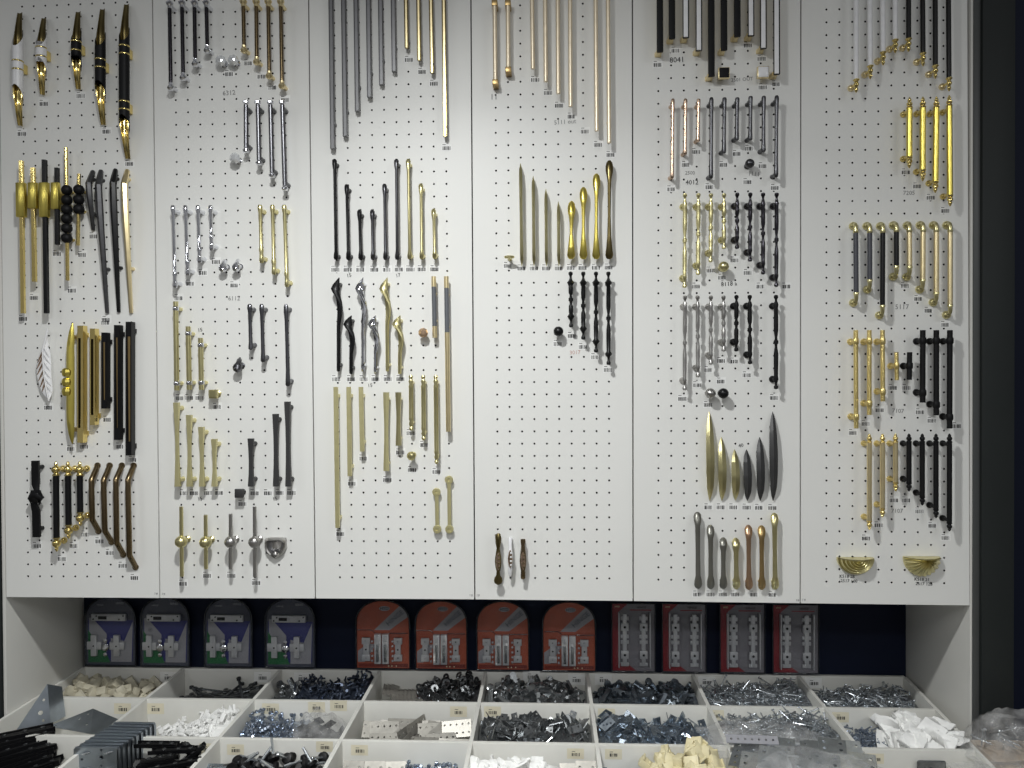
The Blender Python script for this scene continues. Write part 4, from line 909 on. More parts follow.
for i, (f0, a, b, f1) in enumerate((((946.3, 225.3), (950.2, 230.6), (950.2, 306.2), (946, 315)), ((932.8, 225.3), (936.3, 230.6), (936.3, 293.9), (932.6, 302.5)), ((919.7, 225.3), (923.1, 230.6), (922.8, 280.8), (919.2, 289.6)), ((906.7, 225.6), (909.3, 230.8), (909.6, 267.6), (906.2, 277)))):
    elbow('satin gold bar on gold elbow mounts, %s of four gold' % R4[i], G6, f0, a, b, f1, SGOLD)
def tbar(label, a, b, cols, m, w):
    return pull(label, 'collared bar pulls', a, b, w, m, 'collar_pull', 'round16', 1, .034, post=dict(at=cols, r=4.2, fr=5, flange=7.0), collar=dict(at=cols, r=w * 1.32, h=6.5))
KG = mat('knurled_gold', (234, 212, 142), 1, 0.28, 60, 0.05, 0.3, 900)
for i, (xa, xb, yb, c1) in enumerate(((855.7, 856.2, 428.4, 87), (869.3, 869.3, 414.9, 73.5), (882.5, 882.8, 401.3, 61.5))):
    tbar('knurled gold bar pull held by two collars, %s of three' % R3[i], (xa, 330.2), (xb, yb), [11, c1], KG, 4.4)
tbar('short gold T-shaped pull on a single collar', (896.4, 352.2), (896.9, 380.2), [13.6], KG, 4)
tbar('short black T-shaped pull on a single collar', (909.6, 352.2), (909.3, 379.8), [13.6], MBLACK, 5)
for i, (xa, xb, yb, c1) in enumerate(((949.9, 949.5, 428.4, 87), (936.3, 936.3, 415.2, 74.5), (922.8, 922.6, 402.5, 62.5))):
    tbar('matte black bar pull held by two collars, %s of three' % R3[i], (xa, 330.2), (xb, yb), [10.5, c1], MBLACK, 5.3)
FIND = [(0, 4), (.6, 5.4), (1.6, 5.2), (2.6, 3.2), (3.8, 5), (5.4, 5), (6.8, 2.8), (7.6, 3.4), (8.4, 2.6), (9.6, 1)]
for i, (xa, xb, yb) in enumerate(((869.3, 869.4, 520.5), (882.5, 882.5, 508), (895.5, 895.7, 482))):
    pull('fluted gold bar pull with small pagoda finials, %s of three' % R3[i], 'pagoda finial bars', (xa, 443), (xb, yb), 4.8, SGOLD, 'finial_pull', 'round16', 1, .034,
         post=dict(off=1.5, r=3.4, flange=6.4, m=KG), fin=FIND, finm=KG)
for i, (xa, xb, yb) in enumerate(((949.5, 949.4, 522), (936, 936, 508.7), (922.3, 922.3, 496), (909, 909, 482))):
    pull('matte black bar pull with small pagoda finials, %s of four' % R4[i], 'pagoda finial bars', (xa, 443), (xb, yb), 4.9, MBLACK, 'finial_pull', 'round16', 1, .034,
         post=dict(off=1.5, r=3.8, flange=6.4), fin=FIND, finm=MBLACK)
def cup(label, x0, x1, y0, y1, radial):
    xc = (x0 + x1) / 2; c = U(xc, y0 + 1.2, .008); k = K(xc, y0, .006)
    root = thing('cup_pull', label, 'handle', Vector((c.x, 0, c.z)), 'half-round ribbed cup pulls')
    R = (x1 - x0) / 2 * k; H = .034; V = (y1 - y0) * k
    nr, nt = 36, 66
    bm = bmesh.new(); rows = []
    for i in range(nr + 1):
        f = i / nr; row = []
        for j in range(nt + 1):
            th = PI * j / nt
            rr = f
            h = H * (1 - .75 * rr ** 2.2)
            if radial: h += .0036 * rr ** .5 * math.cos(2 * PI * j / 6)
            else: h += .0028 * math.cos(2 * PI * f * 6)
            row.append(bm.verts.new(Vector((c.x - R * rr * math.cos(th), -max(h, .003), c.z - V * rr * math.sin(th)))))
        rows.append(row)
    for i in range(nr):
        for j in range(nt):
            try: bm.faces.new((rows[i][j], rows[i][j + 1], rows[i + 1][j + 1], rows[i + 1][j]))
            except ValueError: pass
    rim = rows[-1]; wall = [bm.verts.new(Vector((v.co.x, 0, v.co.z))) for v in rim]
    for j in range(nt): bm.faces.new((rim[j], rim[j + 1], wall[j + 1], wall[j]))
    bmesh.ops.remove_doubles(bm, verts=rows[0], dist=1e-6)
    part(root, 'shell', bm, PGOLD, sharp=60)
    bm = bmesh.new(); prof = [Vector((v.co.x, v.co.y, c.z)) for v in ()]
    top = [(c.x - R, -.001)] + [(c.x - R * f, -H * (1 - .75 * abs(f) ** 2.2)) for f in [1 - i / 10 for i in range(21)]] + [(c.x + R, -.001)]
    lo = [bm.verts.new(Vector((x, y, c.z - .0005))) for x, y in top]; hi = [bm.verts.new(Vector((x, y, c.z + .0025))) for x, y in top]
    n = len(top)
    bm.faces.new(lo); bm.faces.new(hi)
    for i in range(n): bm.faces.new((lo[i], lo[(i + 1) % n], hi[(i + 1) % n], hi[i]))
    part(root, 'top_plate', bm, PGOLD)
cup('gold half-round cup pull ribbed in concentric arcs', 837.6, 873.8, 557.4, 573.3, False)
cup('gold half-round cup pull ribbed like an open fan', 904, 940.5, 556.6, 575.5, True)

# ------------------------------------------------------------------ blister packs standing in the niche
YB = 0.318
def poly(bm, pts, y, mi, th=0.0004):
    f = bm.faces.new([bm.verts.new(Vector((p[0], y, p[1]))) for p in pts]); f.material_index = mi
    if f.calc_area() > 0:
        pass
def pack(kind, label, x0, x1, yb, hgt, tilt=0.0):
    """x0, x1, yb: the pack's foot in the picture at the plane where it stands; hgt: height in metres"""
    a, b = on_y(x0, yb, YB), on_y(x1, yb, YB)
    W = b.x - a.x; cx = (a.x + b.x) / 2; zb_ = ZT + 0.0065
    grp = {'g': 'green and blue hinge packs', 'o': 'orange hinge packs', 'r': 'red and grey hinge packs'}[kind]
    root = thing('blister_pack', label, 'hardware pack', Vector((cx, YB, zb_)), grp)
    H = hgt
    def Q(u, v): return (cx + (u - .5) * W, zb_ + v * H)
    def shape(inset=0.0, arch=True, n=14):
        e = inset / W; ev = inset / H
        if kind == 'r': return [Q(e, ev), Q(1 - e, ev), Q(1 - e, 1 - ev), Q(e, 1 - ev)]
        pts = [Q(e, ev), Q(1 - e, ev)]
        for i in range(n + 1):
            t = PI * i / n
            pts.append(Q(.5 + (.5 - e) * math.cos(t), .64 + (.36 - ev) * math.sin(t) ** .8 if math.sin(t) > 0 else .64))
        return pts
    def ext(bm, pts, y0, y1, mi):
        A = [bm.verts.new(Vector((x, y0, z))) for x, z in pts]; B = [bm.verts.new(Vector((x, y1, z))) for x, z in pts]
        for f in (bm.faces.new(A), bm.faces.new(B)): f.material_index = mi
        n = len(pts)
        for i in range(n): bm.faces.new((A[i], A[(i + 1) % n], B[(i + 1) % n], B[i])).material_index = mi
    def clip(pts, xlo=None): return pts
    # card with its printed areas, each a thin layer on the next
    bm = bmesh.new(); y = YB + .012
    if kind == 'g': mats = [CSLATE, CNAVY, CGREY, CGREEN, CGREY]
    elif kind == 'o': mats = [CORANGE, CGREY, CMAROON, CGREY, CGREY]
    else: mats = [CGREY2, CRED, CSLATE, CGREY, CGREY]
    ext(bm, shape(.003), y, y - .001, 0)
    def lay(pts, mi, n): ext(bm, [Q(*p) for p in pts], y - .001 - .0003 * n + .0003, y - .001 - .0003 * n, mi)
    if kind == 'g':
        lay([(.08, .08), (.92, .08), (.94, .66), (.06, .66)], 1, 1)
        lay([(.08, .30), (.08, .69), (.14, .69), (.42, .46), (.42, .08), (.2, .08)], 2, 2)
        lay([(.5, .06), (.9, .06), (.93, .64), (.76, .36), (.5, .40)], 2, 2)
        lay([(.06, .05), (.48, .05), (.40, .22), (.16, .40), (.06, .52)], 3, 3)
    elif kind == 'o':
        lay([(.34, .56), (.62, .56), (.97, .76), (.90, .88), (.82, .92)], 1, 1)
        lay([(.04, .10), (.16, .10), (.38, .36), (.22, .36), (.04, .26)], 1, 1)
        lay([(.05, .03), (.95, .03), (.95, .08), (.05, .08)], 2, 2)
        el = [Q(.53 + .10 * math.cos(2 * PI * i / 16), .87 + .035 * math.sin(2 * PI * i / 16)) for i in range(16)]
        ext(bm, el, y - .0010, y - .0016, 1)
    else:
        lay([(.03, .02), (.56, .02), (.36, .12), (.16, .12), (.16, .86), (.38, .985), (.03, .985)], 1, 1)
        lay([(.42, .885), (.9, .885), (.9, .90), (.42, .90)], 1, 2)
    card = part(root, 'card', bm, mats)
    # clear shell and its rolled edge
    bm = bmesh.new(); sp = shape(.0035); n = len(sp)
    i2 = shape(.012)
    A = [bm.verts.new(Vector((x, YB + .010, z))) for x, z in sp]; B = [bm.verts.new(Vector((x, YB - .012, z))) for x, z in i2]
    for i in range(n): bm.faces.new((A[i], A[(i + 1) % n], B[(i + 1) % n], B[i]))
    bm.faces.new(B); part(root, 'shell', bm, SHELL)
    bm = bmesh.new(); loop = shape(.002, n=20)
    pts = [(Vector((x, YB + .008, z)),   .0028, .0028) for x, z in loop + loop[:1]]
    sweep(bm, pts, 'round8', side=Vector((0, 1, 0))); part(root, 'shell_edge', bm, RIMP)
    # contents
    yc = YB + .006
    def P3(u, v, yy=yc): q = Q(u, v); return Vector((q[0], yy, q[1]))
    def bx(bm, u0, u1, v0, v1, y0, y1, bev=.0008, mi=0):
        p, q = P3(u0, v0), P3(u1, v1); box(bm, p.x, q.x, y0, y1, p.z, q.z, bev, mi)
    def holes(bm, us, r=.0026, mi=1, y0=None):
        for u, v in us: p = P3(u, v, y0 or yc); lathe(bm, p, Vector((0, -1, 0)), [(0, r), (.0012, r)], 10, mi)
    if kind == 'g':
        bm = bmesh.new(); bx(bm, .16, .82, .66, .755, yc - .006, yc + .003); bx(bm, .52, .68, .665, .75, yc - .0075, yc - .006); bx(bm, .30, .46, .685, .73, yc - .0085, yc - .006, mi=1); holes(bm, [(.2, .685), (.26, .73), (.7, .685), (.78, .735)], y0=yc - .0055)
        part(root, 'hinge_arm', bm, [PNICK, BLACK], 'silver hinge arm')
        for cu in (.20, .64):
            bm = bmesh.new(); bx(bm, cu - .14, cu + .14, .245, .355, yc - .004, yc + .002); bx(bm, cu - .055, cu + .055, .155, .455, yc - .007, yc + .003); holes(bm, [(cu, .3)], y0=yc - .0065)
            part(root, 'hinge_plate', bm, [PNICK, BLACK], 'silver cross-shaped mounting plate')
        bm = bmesh.new(); p = P3(.42, .28); lathe(bm, p, Vector((0, -1, 0)), [(0, .011), (.006, .011), (.008, .008), (.0082, .004)], 16)
        for v in (.18, .38): p = P3(.42, v); lathe(bm, p, Vector((0, -1, 0)), [(0, .006), (.006, .006), (.007, .004)], 12)
        part(root, 'hinge_cup', bm, [CHROME], 'chrome hinge cup')
        for u, v, t, sz in ((.3, .875, 'HINGE', .007), (.68, .90, 'SERIES', .009)): letters(card, 'lettering', t, Vector((*Q(u, v)[:1], y - .0016, Q(u, v)[1])), sz, CGREY)
    elif kind == 'o':
        for cu, wv in ((.42, .07), (.56, .07)):
            bm = bmesh.new(); bx(bm, cu - wv * .85, cu + wv * .85, .10, .52, yc - .012, yc + .002); bx(bm, cu - wv * .35, cu + wv * .35, .13, .38, yc - .0135, yc - .012, mi=1); bx(bm, cu - wv * .5, cu + wv * .5, .42, .50, yc - .0145, yc - .012)
            part(root, 'hinge_arm', bm, [PCHR, DZINC], 'bright chrome hinge arm')
        for cu in (.2, .78):
            bm = bmesh.new(); bx(bm, cu - .075, cu + .075, .13, .22, yc - .006, yc + .002); bx(bm, cu - .075, cu + .075, .37, .46, yc - .006, yc + .002); bx(bm, cu - .05, cu + .05, .13, .46, yc - .005, yc + .002); holes(bm, [(cu, .295), (cu, .175), (cu, .415)], y0=yc - .0048)
            part(root, 'hinge_plate', bm, [PNICK, BLACK], 'grey mounting plate')
        for cu in (.31, .68):
            bm = bmesh.new()
            for v in (.13, .2, .27, .34, .41): p = P3(cu, v); lathe(bm, p, Vector((0, -1, 0)), [(0, .0035), (.004, .0035), (.006, .002)], 8)
            part(root, 'screw_row', bm, [PCHR], 'row of small screws')
        bm = bmesh.new(); sweep(bm, [(P3(.04, .575, yc - .004), .0012, .0012), (P3(.30, .575, yc - .004), .0012, .0012), (P3(.36, .54, yc - .004), .0012, .0012)], 'round8'); sweep(bm, [(P3(.62, .53, yc - .004), .0012, .0012), (P3(.96, .53, yc - .004), .0012, .0012)], 'round8'); part(root, 'shell_crease', bm, RIMP)
        letters(card, 'lettering', 'HYD', Vector((Q(.53, .87)[0], y - .0022, Q(.53, .87)[1])), .013, INK, bold=.0002)
        letters(card, 'lettering', 'HINGE', Vector((Q(.72, .735)[0], y - .0022, Q(.72, .735)[1])), .021, CSLATE, math.radians(40))
        for u in (.6, .66, .74): bm = bmesh.new(); p = P3(u, .045, y - .0017); lathe(bm, p, Vector((0, -1, 0)), [(0, .002), (.0006, .002)], 8); part(card, 'printed_mark', bm, CREAM)
    else:
        for cu in (.30, .72):
            bm = bmesh.new(); bx(bm, cu - .045, cu + .045, .10, .84, yc - .004, yc + .002)
            for v in (.26, .66): bx(bm, cu - .085, cu + .085, v - .055, v + .055, yc - .006, yc + .002)
            for v in (.12, .44, .52, .78): bx(bm, cu - .09, cu + .09, v - .025, v + .025, yc - .003, yc + .002)
            holes(bm, [(cu, .26), (cu, .66)], .0038, y0=yc - .0058); part(root, 'hinge', bm, [PNICK, BLACK], 'silver butt hinge')
        bm = bmesh.new()
        for u in (.17, .86): bx(bm, u - .012, u + .012, .08, .86, yc - .010, yc + .004)
        part(root, 'hinge_pin', bm, [PNICK])
        bm = bmesh.new()
        for v0, v1 in ((.10, .22), (.24, .33), (.35, .56), (.58, .68), (.70, .8)): bx(bm, .44, .60, v0, v1, yc - .006, yc + .003, .003)
        part(root, 'shell_rib', bm, SHELL)
        letters(card, 'lettering', 'HYD', Vector((Q(.14, .94)[0], y - .0022, Q(.14, .94)[1])), .007, CREAM)
        letters(card, 'lettering', 'HINGE', Vector((Q(.68, .93)[0], y - .0022, Q(.68, .93)[1])), .009, INK)
    return root
HP = .215
pack('g', 'green and blue blister pack standing by the white side wall', 83.5, 135, 667.5, HP)
pk = pack('g', 'green and blue blister pack second from the white side wall', 139, 189, 667.7, HP)
cd = [c for c in pk.children if c.name.startswith('card')][0]
q = on_y(150.4, 629.8, YB + .0098); bm = bmesh.new()
sweep(bm, [(q + Vector((.0062 * math.cos(2 * PI * i / 20), 0, .0062 * math.sin(2 * PI * i / 20))), .0006, .0003) for i in range(21)], 'round8', side=Vector((0, 1, 0))); part(cd, 'seal_mark', bm, INK)
letters(cd, 'seal_lettering', 'SF', q, .007, INK)
pack('g', 'green and blue blister pack second from the orange ones', 203, 252, 668, HP)
pack('g', 'green and blue blister pack closest to the orange ones', 264, 315, 668.6, HP)
pack('o', 'orange blister pack closest to the green and blue packs', 355, 410, 669.3, HP * .985)
pack('o', 'orange blister pack second from the green and blue packs', 414.5, 467.5, 669.6, HP * .985)
pack('o', 'orange blister pack second from the red and grey packs', 476, 529.5, 670, HP * .985)
pack('o', 'orange blister pack closest to the red and grey packs', 542, 596.5, 670.6, HP * .985)
pack('r', 'red and grey blister pack closest to the orange ones', 611.5, 656.5, 671.2, HP * .97)
pack('r', 'red and grey blister pack second from the orange ones', 662, 707.5, 671.8, HP * .97)
pack('r', 'red and grey blister pack second from the empty navy space', 720, 766.5, 672.8, HP * .97)
pack('r', 'red and grey blister pack beside the empty navy space', 773, 820.5, 673.6, HP * .97)

# ------------------------------------------------------------------ bin tray
XD = [.0055, .318, .622, .928, 1.25, 1.557, 1.872, 2.182, 2.492]
YR = [.338, .115, -.11, -.335]
DEP = .125; TH = .006
tray = thing('bin_tray', 'cream white compartment tray of hardware bins below the niche', 'tray', (1.25, 0, ZT - DEP))
def xdiv(c, y):                       # the tray's right side runs slightly inward towards the front
    x = XD[c]
    return x - (.055 * (YR[0] - y) / .67 if c == 8 else 0)
bm = bmesh.new(); box(bm, XD[0], XD[8] - .06, YR[3], YR[0], ZT - DEP - .008, ZT - DEP); part(tray, 'base', bm, TRAYM)
for c in range(9):
    bm = bmesh.new()
    sweep(bm, [(Vector((xdiv(c, y), y, ZT - DEP / 2)), TH, DEP / 2) for y in (YR[0] - .007, YR[3])], 'rect', side=Vector((1, 0, 0))); part(tray, 'divider' if 0 < c < 8 else 'side', bm, TRAYM)
for r, y in enumerate(YR):
    bm = bmesh.new(); box(bm, XD[0], xdiv(8, y), y - TH, y + TH, ZT - DEP, ZT - (.0005 if r else 0), .001); part(tray, 'cross_wall' if 0 < r < 3 else ('back_wall' if r == 0 else 'front_wall'), bm, TRAYM)
for (x, y, r) in ((169, 678, 0), (263, 678, 0), (303, 678.6, 0), (532, 677, 0), (577, 680.5, 0), (604, 680.5, 0), (707, 682.5, 0), (814, 683.5, 0), (123, 709.5, 1), (156, 709.5, 1), (271, 709.5, 1), (317, 708, 1), (339, 706.5, 1), (459, 712.5, 1), (493, 712.5, 1),
                  (607, 714.5, 1), (716, 716, 1), (841, 718, 1), (208, 749.5, 2), (236, 750.5, 2), (325, 747.5, 2), (360, 751, 2), (576, 754.5, 2), (614, 755, 2), (876, 759.5, 2)):
    yw = YR[r] - TH - .0006
    bm = bmesh.new(); o = on_y(x, y, yw); k = (on_y(x + 1, y, yw) - o).length
    barcode(bm, o, k, 8.5, 3.2)
    q = [bm.verts.new(o + Vector((dx * k, .0003, dz * k))) for dx, dz in ((-9, -4.5), (8, -4.5), (8, 6), (-9, 6))]; bm.faces.new(q).material_index = 0
    part(tray, 'barcode_sticker', bm, [CSTICK if r else STICK, INK])

# ------------------------------------------------------------------ what lies in the bins
def mesh_of(name, build, mats, sharp=38):
    bm = bmesh.new(); build(bm); o = finish(bm, name, mats, None, sharp); me = o.data; bpy.data.objects.remove(o); return me
def b_screw(L, r):
    def f(bm):
        lathe(bm, Vector((-L / 2, 0, 0)), Vector((1, 0, 0)), [(0, r * 2.2), (.0008, r * 2.2), (.003, r * 1.1), (L * .5, r), (L * .9, r * .9), (L, r * .1)], 8)
    return f
def b_nut(bm): lathe(bm, Vector((0, 0, -.004)), Vector((0, 0, 1)), [(0, .0038), (.001, .0048), (.006, .0048), (.007, .0038)], 6)
def b_pin(bm): lathe(bm, Vector((-.010, 0, 0)), Vector((1, 0, 0)), [(0, .004), (.004, .004), (.005, .0026), (.019, .0026), (.020, .001)], 8)
def b_plate(w, h, t, holes): return lambda bm: plate(bm, [(-w / 2, -h / 2), (w / 2, -h / 2), (w / 2, h / 2), (-w / 2, h / 2)], holes, Vector((0, 0, 0)), Vector((1, 0, 0)), Vector((0, 1, 0)), t)
def b_washer(bm): plate(bm, circ(0, 0, .011, 16), [circ(0, 0, .0045, 10)], Vector((0, 0, 0)), Vector((1, 0, 0)), Vector((0, 1, 0)), .002)
def b_arm(bm):
    box(bm, -.024, .012, -.007, .007, -.001, .001); box(bm, -.024, .012, -.007, -.0055, 0, .009); box(bm, -.024, .012, .0055, .007, 0, .009)
    lathe(bm, Vector((.020, 0, -.002)), Vector((0, 0, 1)), [(0, .011), (.007, .011), (.008, .008)], 12); box(bm, .01, .016, -.004, .004, .0, .006)
def b_wedge(bm):
    box(bm, -.011, .011, -.006, .006, -.003, .003, .001); box(bm, -.011, -.007, -.006, .006, .003, .010, .001)
def b_block(sz):
    def f(bm):
        box(bm, -sz, sz, -sz * .8, sz * .8, -sz * .55, sz * .55, sz * .12); box(bm, -sz * .5, sz * .5, -sz * .82, -sz * .7, -sz * .2, sz * .2); box(bm, -sz, -sz * .7, -sz * .8, sz * .8, sz * .5, sz * .8, sz * .08)
        lathe(bm, Vector((sz * .3, 0, sz * .54)), Vector((0, 0, 1)), [(0, sz * .3), (sz * .14, sz * .26)], 10)
    return f
def b_stay(bm):
    sweep(bm, [(Vector((-.085, 0, 0)), .004, .002), (Vector((.085, 0, 0)), .004, .002)], 'rect', side=Vector((0, 1, 0))); lathe(bm, Vector((.085, 0, -.004)), Vector((0, 0, 1)), [(0, .007), (.007, .007), (.008, .005)], 10); lathe(bm, Vector((-.085, 0, -.004)), Vector((0, 0, 1)), [(0, .007), (.007, .007), (.008, .005)], 10)
def b_foot(bm):
    lathe(bm, Vector((0, 0, 0)), Vector((0, 0, 1)), [(0, .013), (.002, .0135), (.009, .0125), (.011, .008)], 14); lathe(bm, Vector((0, 0, .010)), Vector((0, 0, 1)), [(0, .0034), (.045, .0034), (.046, .002)], 8, 1)
def b_packet(w, h):
    def f(bm):
        n = 6; g = {}
        for i in range(n + 1):
            for j in range(n + 1):
                x, y = (i / n - .5) * w, (j / n - .5) * h
                z = .006 * math.sin(i * 1.3 + j * .6) + (.010 if i in (0,) else 0)
                g[i, j] = bm.verts.new(Vector((x, y, z)))
        for i in range(n):
            for j in range(n): bm.faces.new((g[i, j], g[i + 1, j], g[i + 1, j + 1], g[i, j + 1]))
        e = bmesh.ops.extrude_face_region(bm, geom=list(bm.faces)); bmesh.ops.translate(bm, verts=[v for v in e['geom'] if isinstance(v, bmesh.types.BMVert)], vec=Vector((0, 0, .005)))
    return f
def bin_xy(r, c, u, v):
    y0, y1 = YR[r] - TH - .002, YR[r + 1] + TH + .002
    y = y0 + (y1 - y0) * v
    x0, x1 = xdiv(c, y) + TH + .002, xdiv(c + 1, y) - TH - .002
    return x0 + (x1 - x0) * u, y
def scatter(r, c, me, n, name, label, cat, group, hl, hr, ext, fall=.035, tilt=.5, urange=(0, 1), vrange=(0, 1), base=True, basename=None, baselab=None, nb=110, bank=.6, lift=0.004):
    """a heap of single pieces lying on each other; hl, hr: height of the heap below the rim at its two sides; ext: half length of a piece"""
    rnd = random.Random(r * 31 + c * 7 + n)
    def h(u, v):
        s = (hl * (1 - u) + hr * u) + .006 * math.sin(u * 9 + r * 2 + c) * math.cos(v * 5 + c)
        s -= fall * max(0, (v - bank)) / (1 - bank) + .02 * max(0, .12 - v) / .12
        return max(s, -DEP + .012)
    x0, y0 = bin_xy(r, c, urange[0], vrange[0]); x1, y1 = bin_xy(r, c, urange[1], vrange[1])
    mu, mv = min(.45, ext / abs(x1 - x0)), min(.45, ext / abs(y1 - y0))
    def pose(lay):
        u, v = rnd.random(), rnd.random()
        yaw = rnd.random() * 2 * PI
        # long pieces stay inside the bin: keep the ends clear of the walls
        cu, cv = mu * abs(math.cos(yaw)) + .01, mv * abs(math.sin(yaw)) + .02
        u, v = cu + u * (1 - 2 * cu), cv + v * (1 - 2 * cv)
        x, y = bin_xy(r, c, urange[0] + (urange[1] - urange[0]) * u, vrange[0] + (vrange[1] - vrange[0]) * v)
        z = ZT + h(urange[0] + (urange[1] - urange[0]) * u, vrange[0] + (vrange[1] - vrange[0]) * v) + (rnd.random() * .008 + lift if lay else -rnd.random() * .012)
        return Matrix.Translation((x, y, z)) @ Matrix.Rotation(yaw, 4, 'Z') @ Matrix.Rotation(rnd.gauss(0, tilt), 4, 'Y') @ Matrix.Rotation(rnd.random() * 2 * PI if tilt > .3 else rnd.gauss(0, tilt), 4, 'X')
    if base:
        bm = bmesh.new(); nx, ny = 14, 10; g = {}
        for i in range(nx + 1):
            for j in range(ny + 1):
                uu, vv = urange[0] + (urange[1] - urange[0]) * i / nx, vrange[0] + (vrange[1] - vrange[0]) * j / ny
                x, y = bin_xy(r, c, uu, vv); g[i, j] = bm.verts.new(Vector((x, y, ZT + h(uu, vv) - .009 + rnd.uniform(-.003, .003))))
        for i in range(nx):
            for j in range(ny): bm.faces.new((g[i, j], g[i + 1, j], g[i + 1, j + 1], g[i, j + 1]))
        e = bmesh.ops.extrude_face_region(bm, geom=list(bm.faces))
        for v in e['geom']:
            if isinstance(v, bmesh.types.BMVert): v.co.z = ZT - DEP + .001
        for k in range(nb):
            tm = me.copy(); tm.transform(pose(0)); bm.from_mesh(tm); bpy.data.meshes.remove(tm)
        o = finish(bm, basename or name.split('_')[-1] + '_heap', list(me.materials))
        tag(o, baselab or ('dense lower heap of ' + label), cat, None, 'stuff')
    objs = []
    for k in range(n):
        o = bpy.data.objects.new(name, me); COL.objects.link(o); o.matrix_world = pose(1)
        tag(o, label, cat, group); objs.append(o)
    return objs
M_LS = mesh_of('wood_screw', b_screw(.048, .0019), ZINC); M_MS = mesh_of('wood_screw', b_screw(.036, .0019), ZINC); M_SS = mesh_of('wood_screw', b_screw(.024, .0018), BZINC)
M_NUT = mesh_of('barrel_nut', b_nut, BZINC); M_PIN = mesh_of('steel_pin', b_pin, mat('blued_steel', (88, 96, 112), .8, .25, 60, .2))
M_WASH = mesh_of('washer', b_washer, DARKST); M_ARM = mesh_of('hinge_arm', b_arm, DZINC); M_ARM2 = mesh_of('hinge_arm', b_arm, mat('blue_grey_steel', (128, 136, 144), .85, .25, 60, .2))
M_WEDGE = mesh_of('plastic_wedge', b_wedge, WPLA); M_CAP = mesh_of('plastic_bracket', b_block(.017), IVORY); M_BLOCK = mesh_of('corner_block', b_block(.017), CREAM)
M_PERF = mesh_of('perforated_strip', b_plate(.078, .044, .0022, [circ(-.032 + .016 * i, -.011 + .022 * j, .0027) for i in range(5) for j in range(2)]), STRIPM)
M_STAY = mesh_of('lid_stay', b_stay, DARKST); M_FOOT = mesh_of('threaded_foot', b_foot, [RUBBER, ZINC])
H4 = [circ(-.009, .004, .0026), circ(.009, -.004, .0026)]
M_PL = mesh_of('joining_plate', b_plate(.036, .018, .002, H4), DZINC); M_PLB = mesh_of('joining_plate', b_plate(.04, .02, .002, H4 + [circ(0, 0, .003)]), mat('blue_white_steel', (172, 182, 192), .88, .2, 60, .2))
M_STRIP = mesh_of('flat_strip', b_plate(.10, .026, .0022, [circ(x, y, .0024) for x, y in ((-.04, .005), (-.02, -.005), (0, .005), (.02, -.005), (.04, .005))]), STRIPM)
M_PKA = mesh_of('paper_packet', b_packet(.07, .055), PAPERM); M_PKB = mesh_of('paper_packet', b_packet(.05, .045), PAPERM)
# back row
scatter(0, 0, M_CAP, 26, 'plastic_bracket', 'ivory plastic bracket in the back bin by the side wall', 'fitting', 'ivory plastic brackets', -.016, -.05, .02, .03, .4, (.02, .9), (.05, 1), nb=40, baselab='lower heap of ivory plastic brackets by the side wall')
scatter(0, 1, M_STAY, 16, 'lid_stay', 'dark steel lid stay in the back bin of long rods', 'fitting', 'dark lid stays', -.085, -.022, .09, .02, .12, (.05, .99), (.05, 1), nb=24, baselab='lower heap of dark lid stays in back bin')
scatter(0, 2, M_PIN, 95, 'steel_pin', 'small dark blue steel pin heaped in back bin', 'fitting', 'dark blue steel pins', -.036, -.004, .012, .03, .6, (.22, .99), (.04, 1), nb=150, baselab='dense lower heap of dark blue steel pins')
scatter(0, 2, M_ARM, 10, 'hinge_arm', 'grey hinge arm beside the dark blue pins', 'fitting', 'hinge arms beside the pins', -.03, -.03, .03, .03, .5, (.02, .3), (.1, 1), nb=12, baselab='lower heap of grey hinge arms beside pins')
scatter(0, 3, M_WASH, 60, 'washer', 'dark steel washer in the back bin beside parallel strips', 'washer', 'dark steel washers', -.022, -.006, .012, .035, .6, (.40, .99), (.03, 1), nb=120, baselab='dense lower heap of dark steel washers')
for k in range(11):
    x, y = bin_xy(0, 3, .06 + .037 * k, .52)
    o = bpy.data.objects.new('flat_strip', M_STRIP); COL.objects.link(o)
    o.matrix_world = Matrix.Translation((x + .012, y + (.035 if k < 3 else 0), ZT - .030)) @ Matrix.Rotation(PI / 2 + .12, 4, 'Z') @ Matrix.Rotation(.35, 4, 'X') @ Matrix.Rotation(.10, 4, 'Y')
    tag(o, 'flat perforated steel strip laid in a row beside dark washers', 'strip', 'parallel strips in the back bin')
scatter(0, 4, M_ARM, 45, 'hinge_arm', 'grey hinge arm heaped beneath the orange packs', 'fitting', 'hinge arms under the orange packs', -.022, -.030, .03, .03, .6, nb=70, baselab='dense lower heap of grey hinge arms')
scatter(0, 5, M_ARM2, 45, 'hinge_arm', 'blue-grey hinge arm heaped beneath the first red packs', 'fitting', 'blue-grey hinge arms', -.040, -.026, .03, .03, .6, nb=70, baselab='dense lower heap of blue-grey hinge arms')
scatter(0, 6, M_LS, 90, 'wood_screw', 'long zinc screw in the back bin under red packs', 'screw', 'long screws in the back bin', -.024, -.012, .024, .02, .3, nb=240, baselab='dense lower heap of long zinc screws, back bin')
scatter(0, 7, M_MS, 80, 'wood_screw', 'zinc screw in the back bin under the empty navy space', 'screw', 'screws in the end bin', -.034, -.018, .02, .02, .35, (0, .97), nb=240, baselab='dense lower heap of zinc screws, end bin')
